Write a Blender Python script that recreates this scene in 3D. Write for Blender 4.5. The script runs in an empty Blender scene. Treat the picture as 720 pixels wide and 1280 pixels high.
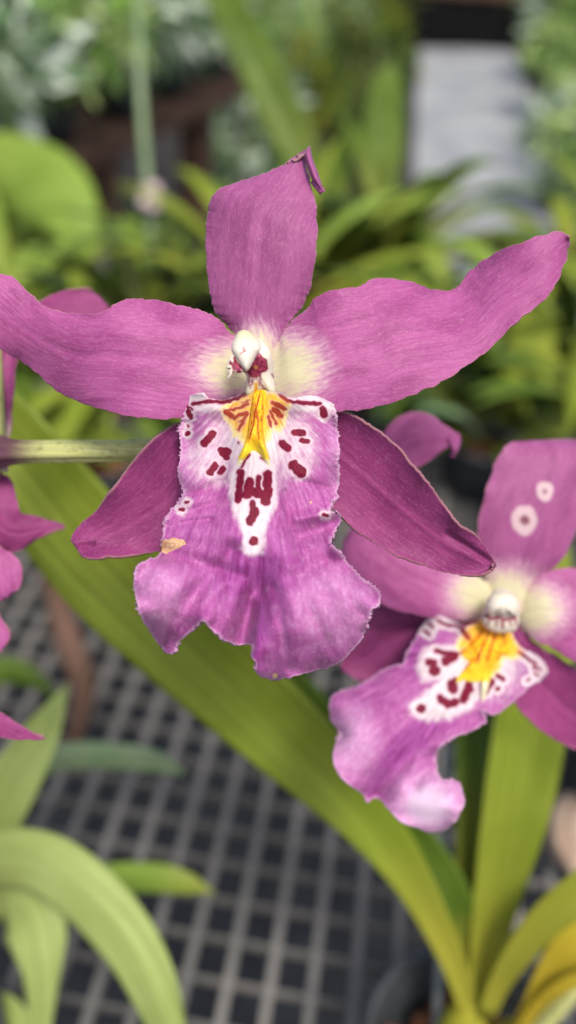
import bpy, math, random
import numpy as np
from mathutils import Vector, Matrix

S = bpy.context.scene
COL = S.collection
R = math.radians

# ------------------------------------------------------------------ camera, world, sun, exposure
F = 1040.0                       # focal length in pixels of a 720 x 1280 frame
CELL = 0.018                     # pitch of the bench grating
H = 20.823 * CELL                # camera height above the bench top (z = 0)
PITCH, ROLL, YAW = R(36.228), R(4.022), R(-6.529)
FW = np.array([0, math.cos(PITCH), -math.sin(PITCH)])
_r = np.array([1.0, 0, 0]); _u = np.array([0, math.sin(PITCH), math.cos(PITCH)])
RT = math.cos(ROLL) * _r + math.sin(ROLL) * _u
UP = math.cos(ROLL) * _u - math.sin(ROLL) * _r
CAM = np.array([0.0, 0.0, H])

cd = bpy.data.cameras.new('camera'); cam = bpy.data.objects.new('camera', cd); COL.objects.link(cam)
M4 = Matrix.Identity(4)
for i in range(3):
    M4[i][0] = RT[i]; M4[i][1] = UP[i]; M4[i][2] = -FW[i]; M4[i][3] = CAM[i]
cam.matrix_world = M4
cd.sensor_fit = 'HORIZONTAL'; cd.sensor_width = 36; cd.lens = F / 720 * 36
cd.clip_start = 0.01; cd.clip_end = 200
D0 = 0.127                       # distance of the front flower
cd.dof.use_dof = True; cd.dof.focus_distance = D0 + 0.001; cd.dof.aperture_fstop = 13.6
cd.dof.aperture_blades = 0
S.camera = cam

W = bpy.data.worlds.new('World'); S.world = W; W.use_nodes = True
SUN_EL, SUN_AZ = R(62), R(160)   # azimuth clockwise from +Y
nt = W.node_tree; bg = nt.nodes['Background']
sky = nt.nodes.new('ShaderNodeTexSky'); sky.sky_type = 'NISHITA'; sky.sun_disc = False
sky.sun_elevation = SUN_EL; sky.sun_rotation = SUN_AZ; sky.air_density = 1.0; sky.dust_density = 4.0; sky.ozone_density = 0.6
nt.links.new(sky.outputs[0], bg.inputs[0]); bg.inputs[1].default_value = 0.085
sl = bpy.data.lights.new('sun', 'SUN'); sun = bpy.data.objects.new('sun', sl); COL.objects.link(sun)
sl.energy = 1.5; sl.angle = R(14); sl.color = (1, 0.955, 0.88)
sd = Vector((math.sin(SUN_AZ) * math.cos(SUN_EL), math.cos(SUN_AZ) * math.cos(SUN_EL), math.sin(SUN_EL)))
sun.rotation_euler = sd.to_track_quat('Z', 'Y').to_euler()
S.view_settings.view_transform = 'Standard'; S.view_settings.look = 'None'
S.view_settings.exposure = 0.98; S.view_settings.gamma = 1
S.cycles.max_bounces = 6; S.cycles.use_denoising = True

# ------------------------------------------------------------------ helpers
def W3(px, py, Z):
    """point seen at photo pixel (px, py) at depth Z metres along the view axis"""
    px = np.asarray(px, float); py = np.asarray(py, float); Z = np.asarray(Z, float)
    a = (px - 360) / F * Z; b = -(py - 640) / F * Z
    return CAM + a[..., None] * RT + b[..., None] * UP + Z[..., None] * FW

def on_plane(px, py, z):
    d = W3(px, py, 1.0) - CAM
    return CAM + d * ((z - CAM[2]) / d[2])

def tag(o, label=None, cat=None, group=None, kind=None):
    if label: o['label'] = label
    if cat: o['category'] = cat
    if group: o['group'] = group
    if kind: o['kind'] = kind
    return o

def empty(name, loc, label, cat, group=None):
    o = bpy.data.objects.new(name, None); COL.objects.link(o); o.location = Vector(loc)
    o.empty_display_size = 0.01
    return tag(o, label, cat, group)

def mesh_obj(name, V, Fc, mat, parent=None, origin=None, attrs=None, smooth=True, vec=None):
    V = np.asarray(V, float)
    if origin is not None: V = V - np.asarray(origin)
    me = bpy.data.meshes.new(name)
    me.from_pydata(V.tolist(), [], Fc if isinstance(Fc, list) else Fc.tolist())
    if smooth: me.polygons.foreach_set('use_smooth', [True] * len(me.polygons))
    for k, a in (attrs or {}).items():
        at = me.attributes.new(k, 'FLOAT', 'POINT'); at.data.foreach_set('value', np.asarray(a, np.float32))
    for k, a in (vec or {}).items():
        at = me.attributes.new(k, 'FLOAT_VECTOR', 'POINT'); at.data.foreach_set('vector', np.asarray(a, np.float32).ravel())
    me.materials.append(mat); me.update()
    o = bpy.data.objects.new(name, me); COL.objects.link(o)
    if parent is not None: o.parent = parent
    return o

def smooth_line(P, n, closed=False):
    """Catmull-Rom through P, resampled to n points evenly along its length"""
    P = np.asarray(P, float)
    if len(P) > 2:
        Q = np.vstack([2 * P[0] - P[1], P, 2 * P[-1] - P[-2]]); out = []
        for i in range(1, len(Q) - 2):
            p0, p1, p2, p3 = Q[i - 1], Q[i], Q[i + 1], Q[i + 2]
            t = np.linspace(0, 1, 12, endpoint=False)[:, None]
            out.append(0.5 * (2 * p1 + (p2 - p0) * t + (2 * p0 - 5 * p1 + 4 * p2 - p3) * t**2 + (-p0 + 3 * p1 - 3 * p2 + p3) * t**3))
        P = np.vstack(out + [P[-1:]])
    L = np.r_[0, np.cumsum(np.linalg.norm(np.diff(P, axis=0), axis=1))]
    s = np.linspace(0, L[-1], n)
    return np.stack([np.interp(s, L, P[:, k]) for k in range(P.shape[1])], 1)

def smi(t, vals):
    """smooth interpolation of control values over t in 0..1"""
    vals = np.asarray(vals, float); n = len(vals) - 1
    if n == 0: return vals[0] + 0 * t
    q = np.r_[2 * vals[0] - vals[1], vals, 2 * vals[-1] - vals[-2]]
    x = np.clip(t, 0, 1) * n; i = np.minimum(x.astype(int), n - 1); f = x - i
    p0, p1, p2, p3 = q[i], q[i + 1], q[i + 2], q[i + 3]
    return .5 * (2 * p1 + (p2 - p0) * f + (2 * p0 - 5 * p1 + 4 * p2 - p3) * f**2 + (-p0 + 3 * p1 - 3 * p2 + p3) * f**3)

class WN:
    """smooth wobble noise from a few random sine waves"""
    def __init__(s, seed, n=7, f=1.0):
        r = np.random.RandomState(seed)
        a = r.uniform(0, 2 * np.pi, n); k = f * r.uniform(0.5, 1.6, n)
        s.kx, s.ky, s.p = k * np.cos(a), k * np.sin(a), r.uniform(0, 7, n); s.n = n
    def __call__(s, x, y=0.0):
        x = np.asarray(x, float)
        return sum(np.sin(s.kx[i] * x + s.ky[i] * y + s.p[i]) for i in range(s.n)) / s.n ** .5

def roughen(L, amp, period, seed, jag=0.0):
    """uneven edge: wobble (and optional comb-like teeth) square to a polyline"""
    d = np.gradient(L, axis=0); n = np.stack([-d[:, 1], d[:, 0]], 1); n /= np.linalg.norm(n, axis=1)[:, None] + 1e-9
    s = np.r_[0, np.cumsum(np.linalg.norm(np.diff(L, axis=0), axis=1))]
    w = WN(seed, 8, 2 * np.pi / period); o = amp * w(s)
    if jag:
        r = np.random.RandomState(seed); q = np.cumsum(r.uniform(3.0, 7.5, 400)); a = r.uniform(0.1, 1, 401)
        k = np.searchsorted(q, s); q0 = np.r_[0, q]
        ph = (s - q0[k]) / (q[k] - q0[k]); o = o + jag * a[k] * (1 - np.abs(2 * ph - 1))
    env = np.clip(np.minimum(s, s[-1] - s) / 8, 0, 1)
    return L + n * (o * env)[:, None]

def coons(top, bot, lef, rig):
    nu, nv = len(top), len(lef)
    u = np.linspace(0, 1, nu)[None, :, None]; v = np.linspace(0, 1, nv)[:, None, None]
    T, B, L_, R_ = top[None], bot[None], lef[:, None], rig[:, None]
    return (1 - v) * T + v * B + (1 - u) * L_ + u * R_ - ((1 - u) * (1 - v) * top[0] + u * (1 - v) * top[-1] + (1 - u) * v * bot[0] + u * v * bot[-1])

def edge_dist(G):
    b = np.vstack([G[0], G[-1], G[:, 0], G[:, -1]]); P = G.reshape(-1, 2); out = np.empty(len(P))
    for i in range(0, len(P), 2000):
        out[i:i + 2000] = np.sqrt(((P[i:i + 2000, None] - b[None]) ** 2).sum(2).min(1))
    return out

def sheet(G, Z, thick):
    """two-sided skin over a grid of photo-plane points G (nv,nu,2) at depths Z (nv,nu); returns verts, faces"""
    nv, nu = Z.shape
    A = W3(G[..., 0], G[..., 1], Z).reshape(-1, 3)
    g = A.reshape(nv, nu, 3); n = np.cross(np.gradient(g, axis=1), np.gradient(g, axis=0)); n /= np.linalg.norm(n, axis=2)[..., None] + 1e-15
    s = np.sign((n * FW).sum(2)); s[s == 0] = 1; n = n * s[..., None]
    B = (g + n * thick).reshape(-1, 3)
    i = np.arange(nv * nu).reshape(nv, nu); N = nv * nu
    q = np.stack([i[:-1, :-1], i[1:, :-1], i[1:, 1:], i[:-1, 1:]], -1).reshape(-1, 4)
    fs = [q, q[:, ::-1] + N]
    for e in (i[0], i[:, -1], i[-1][::-1], i[:, 0][::-1]):
        fs.append(np.stack([e[:-1], e[1:], e[1:] + N, e[:-1] + N], 1))
    return np.vstack([A, B]), np.vstack(fs)

def inpoly(P, poly):
    x, y = P[:, 0], P[:, 1]; c = np.zeros(len(P), bool); poly = np.asarray(poly, float); j = len(poly) - 1
    for i in range(len(poly)):
        xi, yi = poly[i]; xj, yj = poly[j]
        m = ((yi > y) != (yj > y)) & (x < (xj - xi) * (y - yi) / (yj - yi + 1e-12) + xi); c ^= m; j = i
    return c

def segd(P, a, b):
    a, b = np.asarray(a, float), np.asarray(b, float); d = b - a
    t = np.clip(((P - a) @ d) / (d @ d + 1e-9), 0, 1); return np.linalg.norm(P - a - t[:, None] * d, axis=1)

def polyd(P, poly):
    """signed distance, positive inside"""
    poly = np.asarray(poly, float)
    d = np.min([segd(P, poly[i], poly[(i + 1) % len(poly)]) for i in range(len(poly))], axis=0)
    return np.where(inpoly(P, poly), d, -d)

def strokes(P, caps):
    """signed field (positive inside) of a union of thick strokes [(r, p0, p1, ...)]"""
    out = np.full(len(P), -99.0)
    for c in caps:
        pts = c[1:]
        if len(pts) == 1: pts = (pts[0], pts[0])
        for a, b in zip(pts[:-1], pts[1:]): out = np.maximum(out, c[0] - segd(P, a, b))
    return out
def warp(P, amp=1.1, seed=77, period=7.0):
    """wander pattern coordinates so that marks get organic outlines"""
    a, b = WN(seed, 9, 6.28 / period), WN(seed + 1, 9, 6.28 / period)
    return P + amp * np.stack([a(P[:, 0], P[:, 1]), b(P[:, 0], P[:, 1])], 1)
def sst(x, a, b):
    t = np.clip((x - a) / (b - a), 0, 1); return t * t * (3 - 2 * t)

# ------------------------------------------------------------------ materials
class NT:
    def __init__(s, name):
        s.m = bpy.data.materials.new(name); s.m.use_nodes = True; s.t = s.m.node_tree; s.t.nodes.clear()
        s.out = s.n('ShaderNodeOutputMaterial')
    def n(s, typ, **kw):
        o = s.t.nodes.new(typ)
        for k, v in kw.items(): setattr(o, k, v)
        return o
    def set(s, sock, v):
        if hasattr(v, 'links') or isinstance(v, bpy.types.NodeSocket): s.t.links.new(v, sock)
        else:
            if isinstance(v, (tuple, list)) and len(v) == 3 and sock.type == 'RGBA': v = (*v, 1)
            sock.default_value = v
    def attr(s, name, out='Fac'): return s.n('ShaderNodeAttribute', attribute_name=name).outputs[out]
    def math(s, op, a, b=0.0, clamp=False):
        o = s.n('ShaderNodeMath', operation=op, use_clamp=clamp); s.set(o.inputs[0], a); s.set(o.inputs[1], b); return o.outputs[0]
    def ramp(s, x, a, b, lo=0.0, hi=1.0):
        o = s.n('ShaderNodeMapRange', interpolation_type='SMOOTHSTEP'); s.set(o.inputs[0], x)
        for i, v in zip((1, 2, 3, 4), (a, b, lo, hi)): s.set(o.inputs[i], v)
        return o.outputs[0]
    def mix(s, f, a, b, mode='MIX'):
        o = s.n('ShaderNodeMix', data_type='RGBA', blend_type=mode); s.set(o.inputs[0], f); s.set(o.inputs[6], a); s.set(o.inputs[7], b); return o.outputs[2]
    def mapping(s, vec, scale):
        o = s.n('ShaderNodeMapping'); s.set(o.inputs[0], vec); o.inputs['Scale'].default_value = scale; return o.outputs[0]
    def noise(s, vec, scale, detail=3, rough=.55, out=0):
        o = s.n('ShaderNodeTexNoise'); s.set(o.inputs['Vector'], vec); o.inputs['Scale'].default_value = scale
        o.inputs['Detail'].default_value = detail; o.inputs['Roughness'].default_value = rough; return o.outputs[out]
    def voro(s, vec, scale, feature='F1', out='Distance'):
        o = s.n('ShaderNodeTexVoronoi', feature=feature); s.set(o.inputs['Vector'], vec); o.inputs['Scale'].default_value = scale; return o.outputs[out]
    def bump(s, h, strength, dist, prev=None):
        o = s.n('ShaderNodeBump'); o.inputs['Strength'].default_value = strength; o.inputs['Distance'].default_value = dist
        s.set(o.inputs['Height'], h)
        if prev is not None: s.set(o.inputs['Normal'], prev)
        return o.outputs[0]
    def finish(s, col, rough=.5, spec=.4, normal=None, trans=0.0, tcol=None, sheen=0.0, sss=0.0):
        p = s.n('ShaderNodeBsdfPrincipled'); s.set(p.inputs['Base Color'], col); s.set(p.inputs['Roughness'], rough)
        p.inputs['Specular IOR Level'].default_value = spec * .5
        if sheen: p.inputs['Sheen Weight'].default_value = sheen; p.inputs['Sheen Roughness'].default_value = .4
        if sss:
            p.inputs['Subsurface Weight'].default_value = sss; p.inputs['Subsurface Radius'].default_value = (1, .5, .6); p.inputs['Subsurface Scale'].default_value = .0006
        if normal is not None: s.set(p.inputs['Normal'], normal)
        sh = p.outputs[0]
        if trans:
            t = s.n('ShaderNodeBsdfTranslucent'); s.set(t.inputs[0], tcol if tcol is not None else col)
            if normal is not None: s.set(t.inputs['Normal'], normal)
            x = s.n('ShaderNodeMixShader'); x.inputs[0].default_value = trans
            s.t.links.new(sh, x.inputs[1]); s.t.links.new(t.outputs[0], x.inputs[2]); sh = x.outputs[0]
        s.t.links.new(sh, s.out.inputs[0]); return s.m

# 'puv' holds millimetres along (x) and across (y) a petal or leaf
def petal_material(name, c_main, c_deep, c_light, rimc=(.48, .26, .22)):
    s = NT(name); uv = s.attr('puv', 'Vector')
    long_ = s.noise(s.mapping(uv, (.10, 1.1, 1)), 1.6, 4, .6)
    mid = s.noise(s.mapping(uv, (.4, 1.0, 1)), .26, 4, .6)
    fine = s.noise(s.mapping(uv, (.55, 1.5, 1)), 1.7, 4, .75)
    grain = s.noise(uv, 3.8, 3, .75)
    c = s.mix(s.ramp(mid, .34, .58), c_deep, c_main)
    c = s.mix(s.math('MULTIPLY', s.ramp(long_, .42, .70), .45), c, c_deep)
    c = s.mix(s.math('MULTIPLY', s.ramp(fine, .46, .74), .42), c, c_light)
    c = s.mix(s.math('MULTIPLY', s.ramp(grain, .52, .74), .42), c, c_light)  # light grains of the mottling also paint sparkle into the colour
    c = s.mix(s.math('MULTIPLY', s.ramp(grain, .48, .28), .30), c, c_deep)
    veins = s.voro(s.mapping(uv, (.07, .9, 1)), 1.25, 'DISTANCE_TO_EDGE')
    c = s.mix(s.math('MULTIPLY', s.ramp(veins, .10, .0), .28), c, c_deep)
    # pale greenish cream base
    pale = s.math('ADD', s.attr('pale'), s.math('MULTIPLY', s.math('SUBTRACT', s.noise(s.mapping(uv, (.5, 1.5, 1)), 1.2, 3), .5), s.attr('pale_edge')))
    c = s.mix(s.math('MULTIPLY', s.ramp(pale, .05, .70), .85), c, (.70, .42, .54))
    c = s.mix(s.ramp(pale, .40, 1.0), c, (.74, .70, .44))
    # bleached ring marks with a brown heart
    ring = s.math('ADD', s.attr('ring'), s.math('MULTIPLY', s.math('SUBTRACT', s.noise(uv, .9, 3), .5), s.math('MULTIPLY', s.attr('ring'), .9)))
    c = s.mix(s.math('MULTIPLY', s.ramp(ring, .1, 1.0), .75), c, (.78, .60, .60)); c = s.mix(s.ramp(ring, 1.2, 2.0), c, (.26, .09, .13))
    # dry pinkish-tan hem
    rn = s.math('ADD', s.attr('rim'), s.math('MULTIPLY', s.math('SUBTRACT', s.noise(uv, 1.1, 3), .5), 3.2))
    c = s.mix(s.math('MULTIPLY', s.ramp(rn, 2.0, -.4), .50), c, rimc)
    # pollen-like dust grains
    vd = s.voro(uv, .95); keep = s.noise(uv, .9, 2)
    dust = s.math('MULTIPLY', s.ramp(vd, .075, .045), s.ramp(keep, .50, .60))
    c = s.mix(s.math('MULTIPLY', dust, .65), c, (.75, .62, .70))
    h = s.math('ADD', s.math('MULTIPLY', grain, .5), s.math('MULTIPLY', s.noise(s.mapping(uv, (.12, 1.3, 1)), 1.3, 3), .9))
    n = s.bump(h, .75, .00016)
    n = s.bump(s.voro(uv, 6.5), .30, .00007, n)
    return s.finish(c, .42, .38, n, .16, s.mix(.5, c, c_main), .15)

M_PETAL = petal_material('petal_magenta', (.455, .104, .305), (.32, .056, .205), (.64, .27, .48))
M_SEPAL = petal_material('sepal_plum', (.32, .050, .190), (.22, .028, .130), (.52, .18, .35), (.40, .25, .18))
M_DORSAL = petal_material('dorsal_magenta', (.39, .100, .270), (.29, .062, .195), (.56, .24, .43), (.48, .35, .22))

def lip_material(name):
    s = NT(name); uv = s.attr('puv', 'Vector')
    vein = s.noise(s.mapping(uv, (.14, 1.4, 1)), 1.15, 5, .65)
    fine = s.noise(s.mapping(uv, (.45, 1.4, 1)), 1.6, 4, .75)
    grain = s.noise(uv, 3.6, 3, .75); mid = s.noise(uv, .22, 3)
    A, B, C = (.43, .096, .325), (.25, .030, .185), (.66, .31, .55)
    c = s.mix(s.ramp(mid, .35, .65), A, (.46, .120, .37))
    c = s.mix(s.math('MULTIPLY', s.ramp(vein, .42, .66), .55), c, B)
    c = s.mix(s.math('MULTIPLY', s.ramp(fine, .46, .72), .50), c, C)
    c = s.mix(s.math('MULTIPLY', s.ramp(grain, .55, .78), .5), c, C)
    c = s.mix(s.math('MULTIPLY', s.ramp(grain, .45, .25), .35), c, B)
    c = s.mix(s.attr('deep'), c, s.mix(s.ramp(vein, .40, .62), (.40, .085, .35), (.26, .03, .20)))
    c = s.mix(s.ramp(s.attr('soft'), 0, 1), c, s.mix(s.ramp(fine, .36, .74), (.58, .24, .49), (.72, .42, .64)))
    c = s.mix(s.ramp(s.attr('soft'), .95, 1.9), c, (.80, .60, .78))
    jitter = s.math('MULTIPLY', s.math('SUBTRACT', s.noise(s.mapping(uv, (.6, 1, 1)), 1.0, 5, .7), .5), 1.6)
    w = s.math('ADD', s.attr('white'), s.math('MULTIPLY', jitter, .8))
    c = s.mix(s.math('MULTIPLY', s.ramp(w, .0, 1.15), .92), c, s.mix(s.math('MULTIPLY', s.ramp(vein, .42, .66), .45), (.84, .78, .76), (.72, .44, .60)))
    y = s.math('ADD', s.attr('yellow'), s.math('MULTIPLY', jitter, .7))
    c = s.mix(s.ramp(y, .15, .60), c, (.88, .72, .34)); c = s.mix(s.ramp(y, .62, 1.3), c, (.93, .52, .03))
    streak = s.noise(s.mapping(uv, (.35, 2.6, 1)), .62, 4, .6)
    c = s.mix(s.math('MULTIPLY', s.ramp(streak, .56, .64), s.math('MULTIPLY', s.ramp(y, .35, .8), .75)), c, (.50, .09, .012))
    rn = s.math('ADD', s.attr('rim'), s.math('MULTIPLY', jitter, 3.0))
    c = s.mix(s.math('MULTIPLY', s.ramp(rn, 3.4, .3), .42), c, (.80, .55, .70))
    sp = s.math('ADD', s.attr('spot'), s.math('MULTIPLY', jitter, 1.1))
    red = s.mix(s.ramp(grain, .3, .7), (.15, .004, .022), (.26, .010, .045)); red = s.mix(s.math('MULTIPLY', s.ramp(vein, .42, .62), .5), red, (.09, .002, .018))
    c = s.mix(s.math('MULTIPLY', s.ramp(sp, -3.0, .2), .50), c, (.62, .20, .38))
    c = s.mix(s.ramp(sp, -1.0, .9), c, s.mix(s.ramp(y, .5, 1.0), red, (.38, .050, .020)))
    br = s.math('ADD', s.attr('scar'), s.math('MULTIPLY', jitter, 1.5))
    c = s.mix(s.ramp(br, -.3, .6), c, s.mix(s.ramp(grain, .4, .65), (.66, .36, .16), (.88, .66, .42)))
    h = s.math('ADD', s.math('MULTIPLY', grain, .4), s.math('MULTIPLY', s.noise(s.mapping(uv, (.12, 1.2, 1)), .95, 4, .6), 1.3))
    n = s.bump(h, .80, .00026); n = s.bump(s.voro(uv, 6.0), .30, .00007, n)
    return s.finish(c, .45, .34, n, .14, None, .12)
M_LIP = lip_material('lip_pattern')

def plain(name, c1, c2, scale=800, rough=.5, spec=.4, bump=.3, bd=.0002, trans=0, sss=0, detail=3):
    s = NT(name); co = s.n('ShaderNodeTexCoord').outputs['Object']
    nz = s.noise(co, scale, detail, .6)
    return s.finish(s.mix(s.ramp(nz, .3, .7), c1, c2), rough, spec, s.bump(nz, bump, bd), trans, None, 0, sss)

def crest_material(name):
    s = NT(name); uv = s.attr('puv', 'Vector'); j = s.noise(uv, 2.2, 4, .6)
    c = s.mix(s.ramp(j, .35, .7), (.92, .42, .010), (.95, .60, .03)); stk = s.noise(s.mapping(uv, (2.4, .45, 1)), 1.1, 3, .6); c = s.mix(s.math('MULTIPLY', s.ramp(stk, .54, .62), s.ramp(s.attr('low'), .7, .1)), c, (.58, .10, .012))
    c = s.mix(s.ramp(s.attr('low'), .55, 1.0), c, (.96, .72, .04))
    c = s.mix(s.ramp(s.attr('low'), 1.05, 1.5), c, (.92, .84, .55))
    c = s.mix(s.ramp(s.math('ADD', s.attr('spot'), s.math('MULTIPLY', s.math('SUBTRACT', j, .5), 3.0)), -.5, .6), c, (.40, .045, .010))
    return s.finish(c, .40, .45, s.bump(j, .6, .0003), .08)
M_CREST = crest_material('crest_yellow')

def column_material(name):
    s = NT(name); uv = s.attr('puv', 'Vector'); j = s.noise(uv, 1.4, 4, .6)
    c = s.mix(s.ramp(j, .35, .7), (.76, .69, .55), (.76, .68, .62))
    c = s.mix(s.ramp(s.attr('green'), 0, 1), c, (.66, .66, .40))
    k = s.math('ADD', s.attr('spot'), s.math('MULTIPLY', s.math('SUBTRACT', s.noise(uv, 3.0, 4, .7), .5), 3.5))
    c = s.mix(s.ramp(k, -1.8, 1.6), c, s.mix(s.ramp(s.noise(uv, 2.0, 3, .6), .40, .62), (.36, .055, .11), (.17, .016, .045)))
    c = s.mix(s.ramp(s.attr('yellow'), -1, 1.5), c, (.68, .38, .06))
    return s.finish(c, .36, .45, s.bump(j, .3, .0002), .06, None, 0, .15)
M_COL = column_material('column_cream')

def leaf_material(name, c1, c2, base=(.30, .28, .03), trans=.25, rough=.42):
    s = NT(name); uv = s.attr('puv', 'Vector')
    st = s.noise(s.mapping(uv, (.008, .5, 1)), 1.0, 4, .6); bl = s.noise(uv, .03, 4, .6)
    c = s.mix(s.ramp(bl, .3, .7), c1, c2)
    c = s.mix(s.math('MULTIPLY', s.ramp(st, .4, .65), .35), c, tuple(x * .55 for x in c1))
    sep = s.n('ShaderNodeSeparateXYZ'); s.set(sep.inputs[0], uv); ay = s.math('ABSOLUTE', sep.outputs[1])
    c = s.mix(s.math('MULTIPLY', s.ramp(ay, .9, .1), .5), c, tuple(x * .55 for x in c1))
    c = s.mix(s.math('MULTIPLY', s.ramp(s.noise(s.mapping(uv, (.012, .9, 1)), 1.3, 3), .50, .62), .30), c, tuple(min(1, x * 1.5) for x in c2))
    c = s.mix(s.attr('young'), c, base)
    c = s.mix(s.math('MULTIPLY', s.ramp(s.voro(uv, .10), .06, .03), .5), c, (.30, .22, .10))
    n = s.bump(st, .5, .0006)
    return s.finish(c, rough, .35, n, trans, s.mix(.35, c, (.30, .40, .03)))
M_L_OLIVE = leaf_material('leaf_olive', (.235, .310, .026), (.320, .385, .050), (.42, .40, .05), .35)
M_L_DEEP = leaf_material('leaf_deep_green', (.075, .135, .014), (.130, .205, .026), (.32, .30, .04), .25)
M_L_PALE = leaf_material('leaf_pale_green', (.31, .40, .11), (.41, .50, .17), (.36, .40, .12), .25)
M_L_YEL = leaf_material('leaf_yellowing', (.40, .36, .03), (.30, .32, .04), (.48, .36, .03), .25)
M_L_BRIGHT = leaf_material('leaf_bright_green', (.23, .36, .050), (.33, .47, .085), (.36, .38, .06), .35)
M_L_GREY = leaf_material('leaf_grey_green', (.20, .30, .15), (.33, .42, .24), (.30, .34, .14), .2)
M_L_DARK = leaf_material('leaf_dark_green', (.022, .045, .012), (.050, .085, .020), (.15, .17, .03), .2)

def glint_leaf_material(name, c1, c2):  # foliage with some leaves coloured bright to imitate glints and pale haze
    s = NT(name); uv = s.attr('puv', 'Vector'); n1 = s.noise(uv, .022, 2, .5)
    c = s.mix(s.ramp(n1, .4, .6), c1, tuple(x * 2.6 for x in c1)); c = s.mix(s.attr('young'), c, c2)
    return s.finish(c, .28, .8, None, .2)
M_L_GLINT = glint_leaf_material('leaf_grey_glints', (.085, .145, .065), (.84, .92, .78))
M_L_MIX_GLINT = glint_leaf_material('leaf_green_glints', (.09, .16, .03), (.66, .82, .30))
def stem_material():
    s = NT('stem_ribbed_green'); uv = s.attr('puv', 'Vector'); st = s.noise(s.mapping(uv, (.06, 2.2, 1)), 1.2, 4, .6)
    c = s.mix(s.ramp(st, .35, .65), (.44, .47, .14), (.62, .62, .28))
    c = s.mix(s.ramp(s.noise(uv, .7, 3), .5, .75), c, (.30, .27, .10))
    c = s.mix(s.ramp(s.math('ADD', s.attr('young'), s.math('MULTIPLY', s.math('SUBTRACT', st, .5), .5)), .2, .8), c, (.115, .045, .07))
    return s.finish(c, .4, .45, s.bump(st, .5, .0003), .05)
M_STEM = stem_material()
M_RAIL = plain('grating_grey', (.14, .134, .125), (.215, .20, .182), 18, .55, .35, .2, .0003)
M_BLACK = plain('black_plastic', (.040, .045, .050), (.075, .082, .088), 40, .38, .5, .1, .0003)
M_BARK = plain('bark_chips', (.10, .040, .018), (.24, .105, .050), 90, .8, .2, .6, .002)
M_WOOD = plain('weathered_wood', (.09, .050, .034), (.17, .10, .07), 12, .8, .2, .4, .004)
M_STEEL = plain('galvanised_steel', (.22, .23, .24), (.32, .33, .34), 30, .5, .4, .1, .001)
M_CONC = plain('path_concrete', (.22, .23, .245), (.40, .41, .42), 3.0, .6, .4, .2, .003, detail=6)
M_SOIL = plain('dark_soil', (.018, .018, .019), (.050, .046, .043), 6, .9, .2, .6, .02, detail=6)
M_WEED = plain('black_weed_mat', (.016, .018, .022), (.030, .033, .038), 30, .7, .3, .2, .002)
M_TAN = plain('papery_tan', (.40, .27, .19), (.56, .42, .32), 120, .6, .3, .5, .0006)
M_BENCH_SHADE = plain('bench_shade_black', (.006, .006, .007), (.014, .013, .013), 30, .9, .1)  # near-black colour standing for the shade under the far bench
M_STAKE = plain('grey_stake', (.20, .22, .22), (.30, .32, .31), 50, .4, .5, .1, .0005)
M_PINKB = plain('pale_pink_bloom', (.62, .40, .46), (.80, .66, .68), 30, .5, .3, .2, .001, .2)
M_TERRA = plain('terracotta', (.45, .19, .12), (.55, .27, .18), 20, .7, .3, .2, .001)

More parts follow.
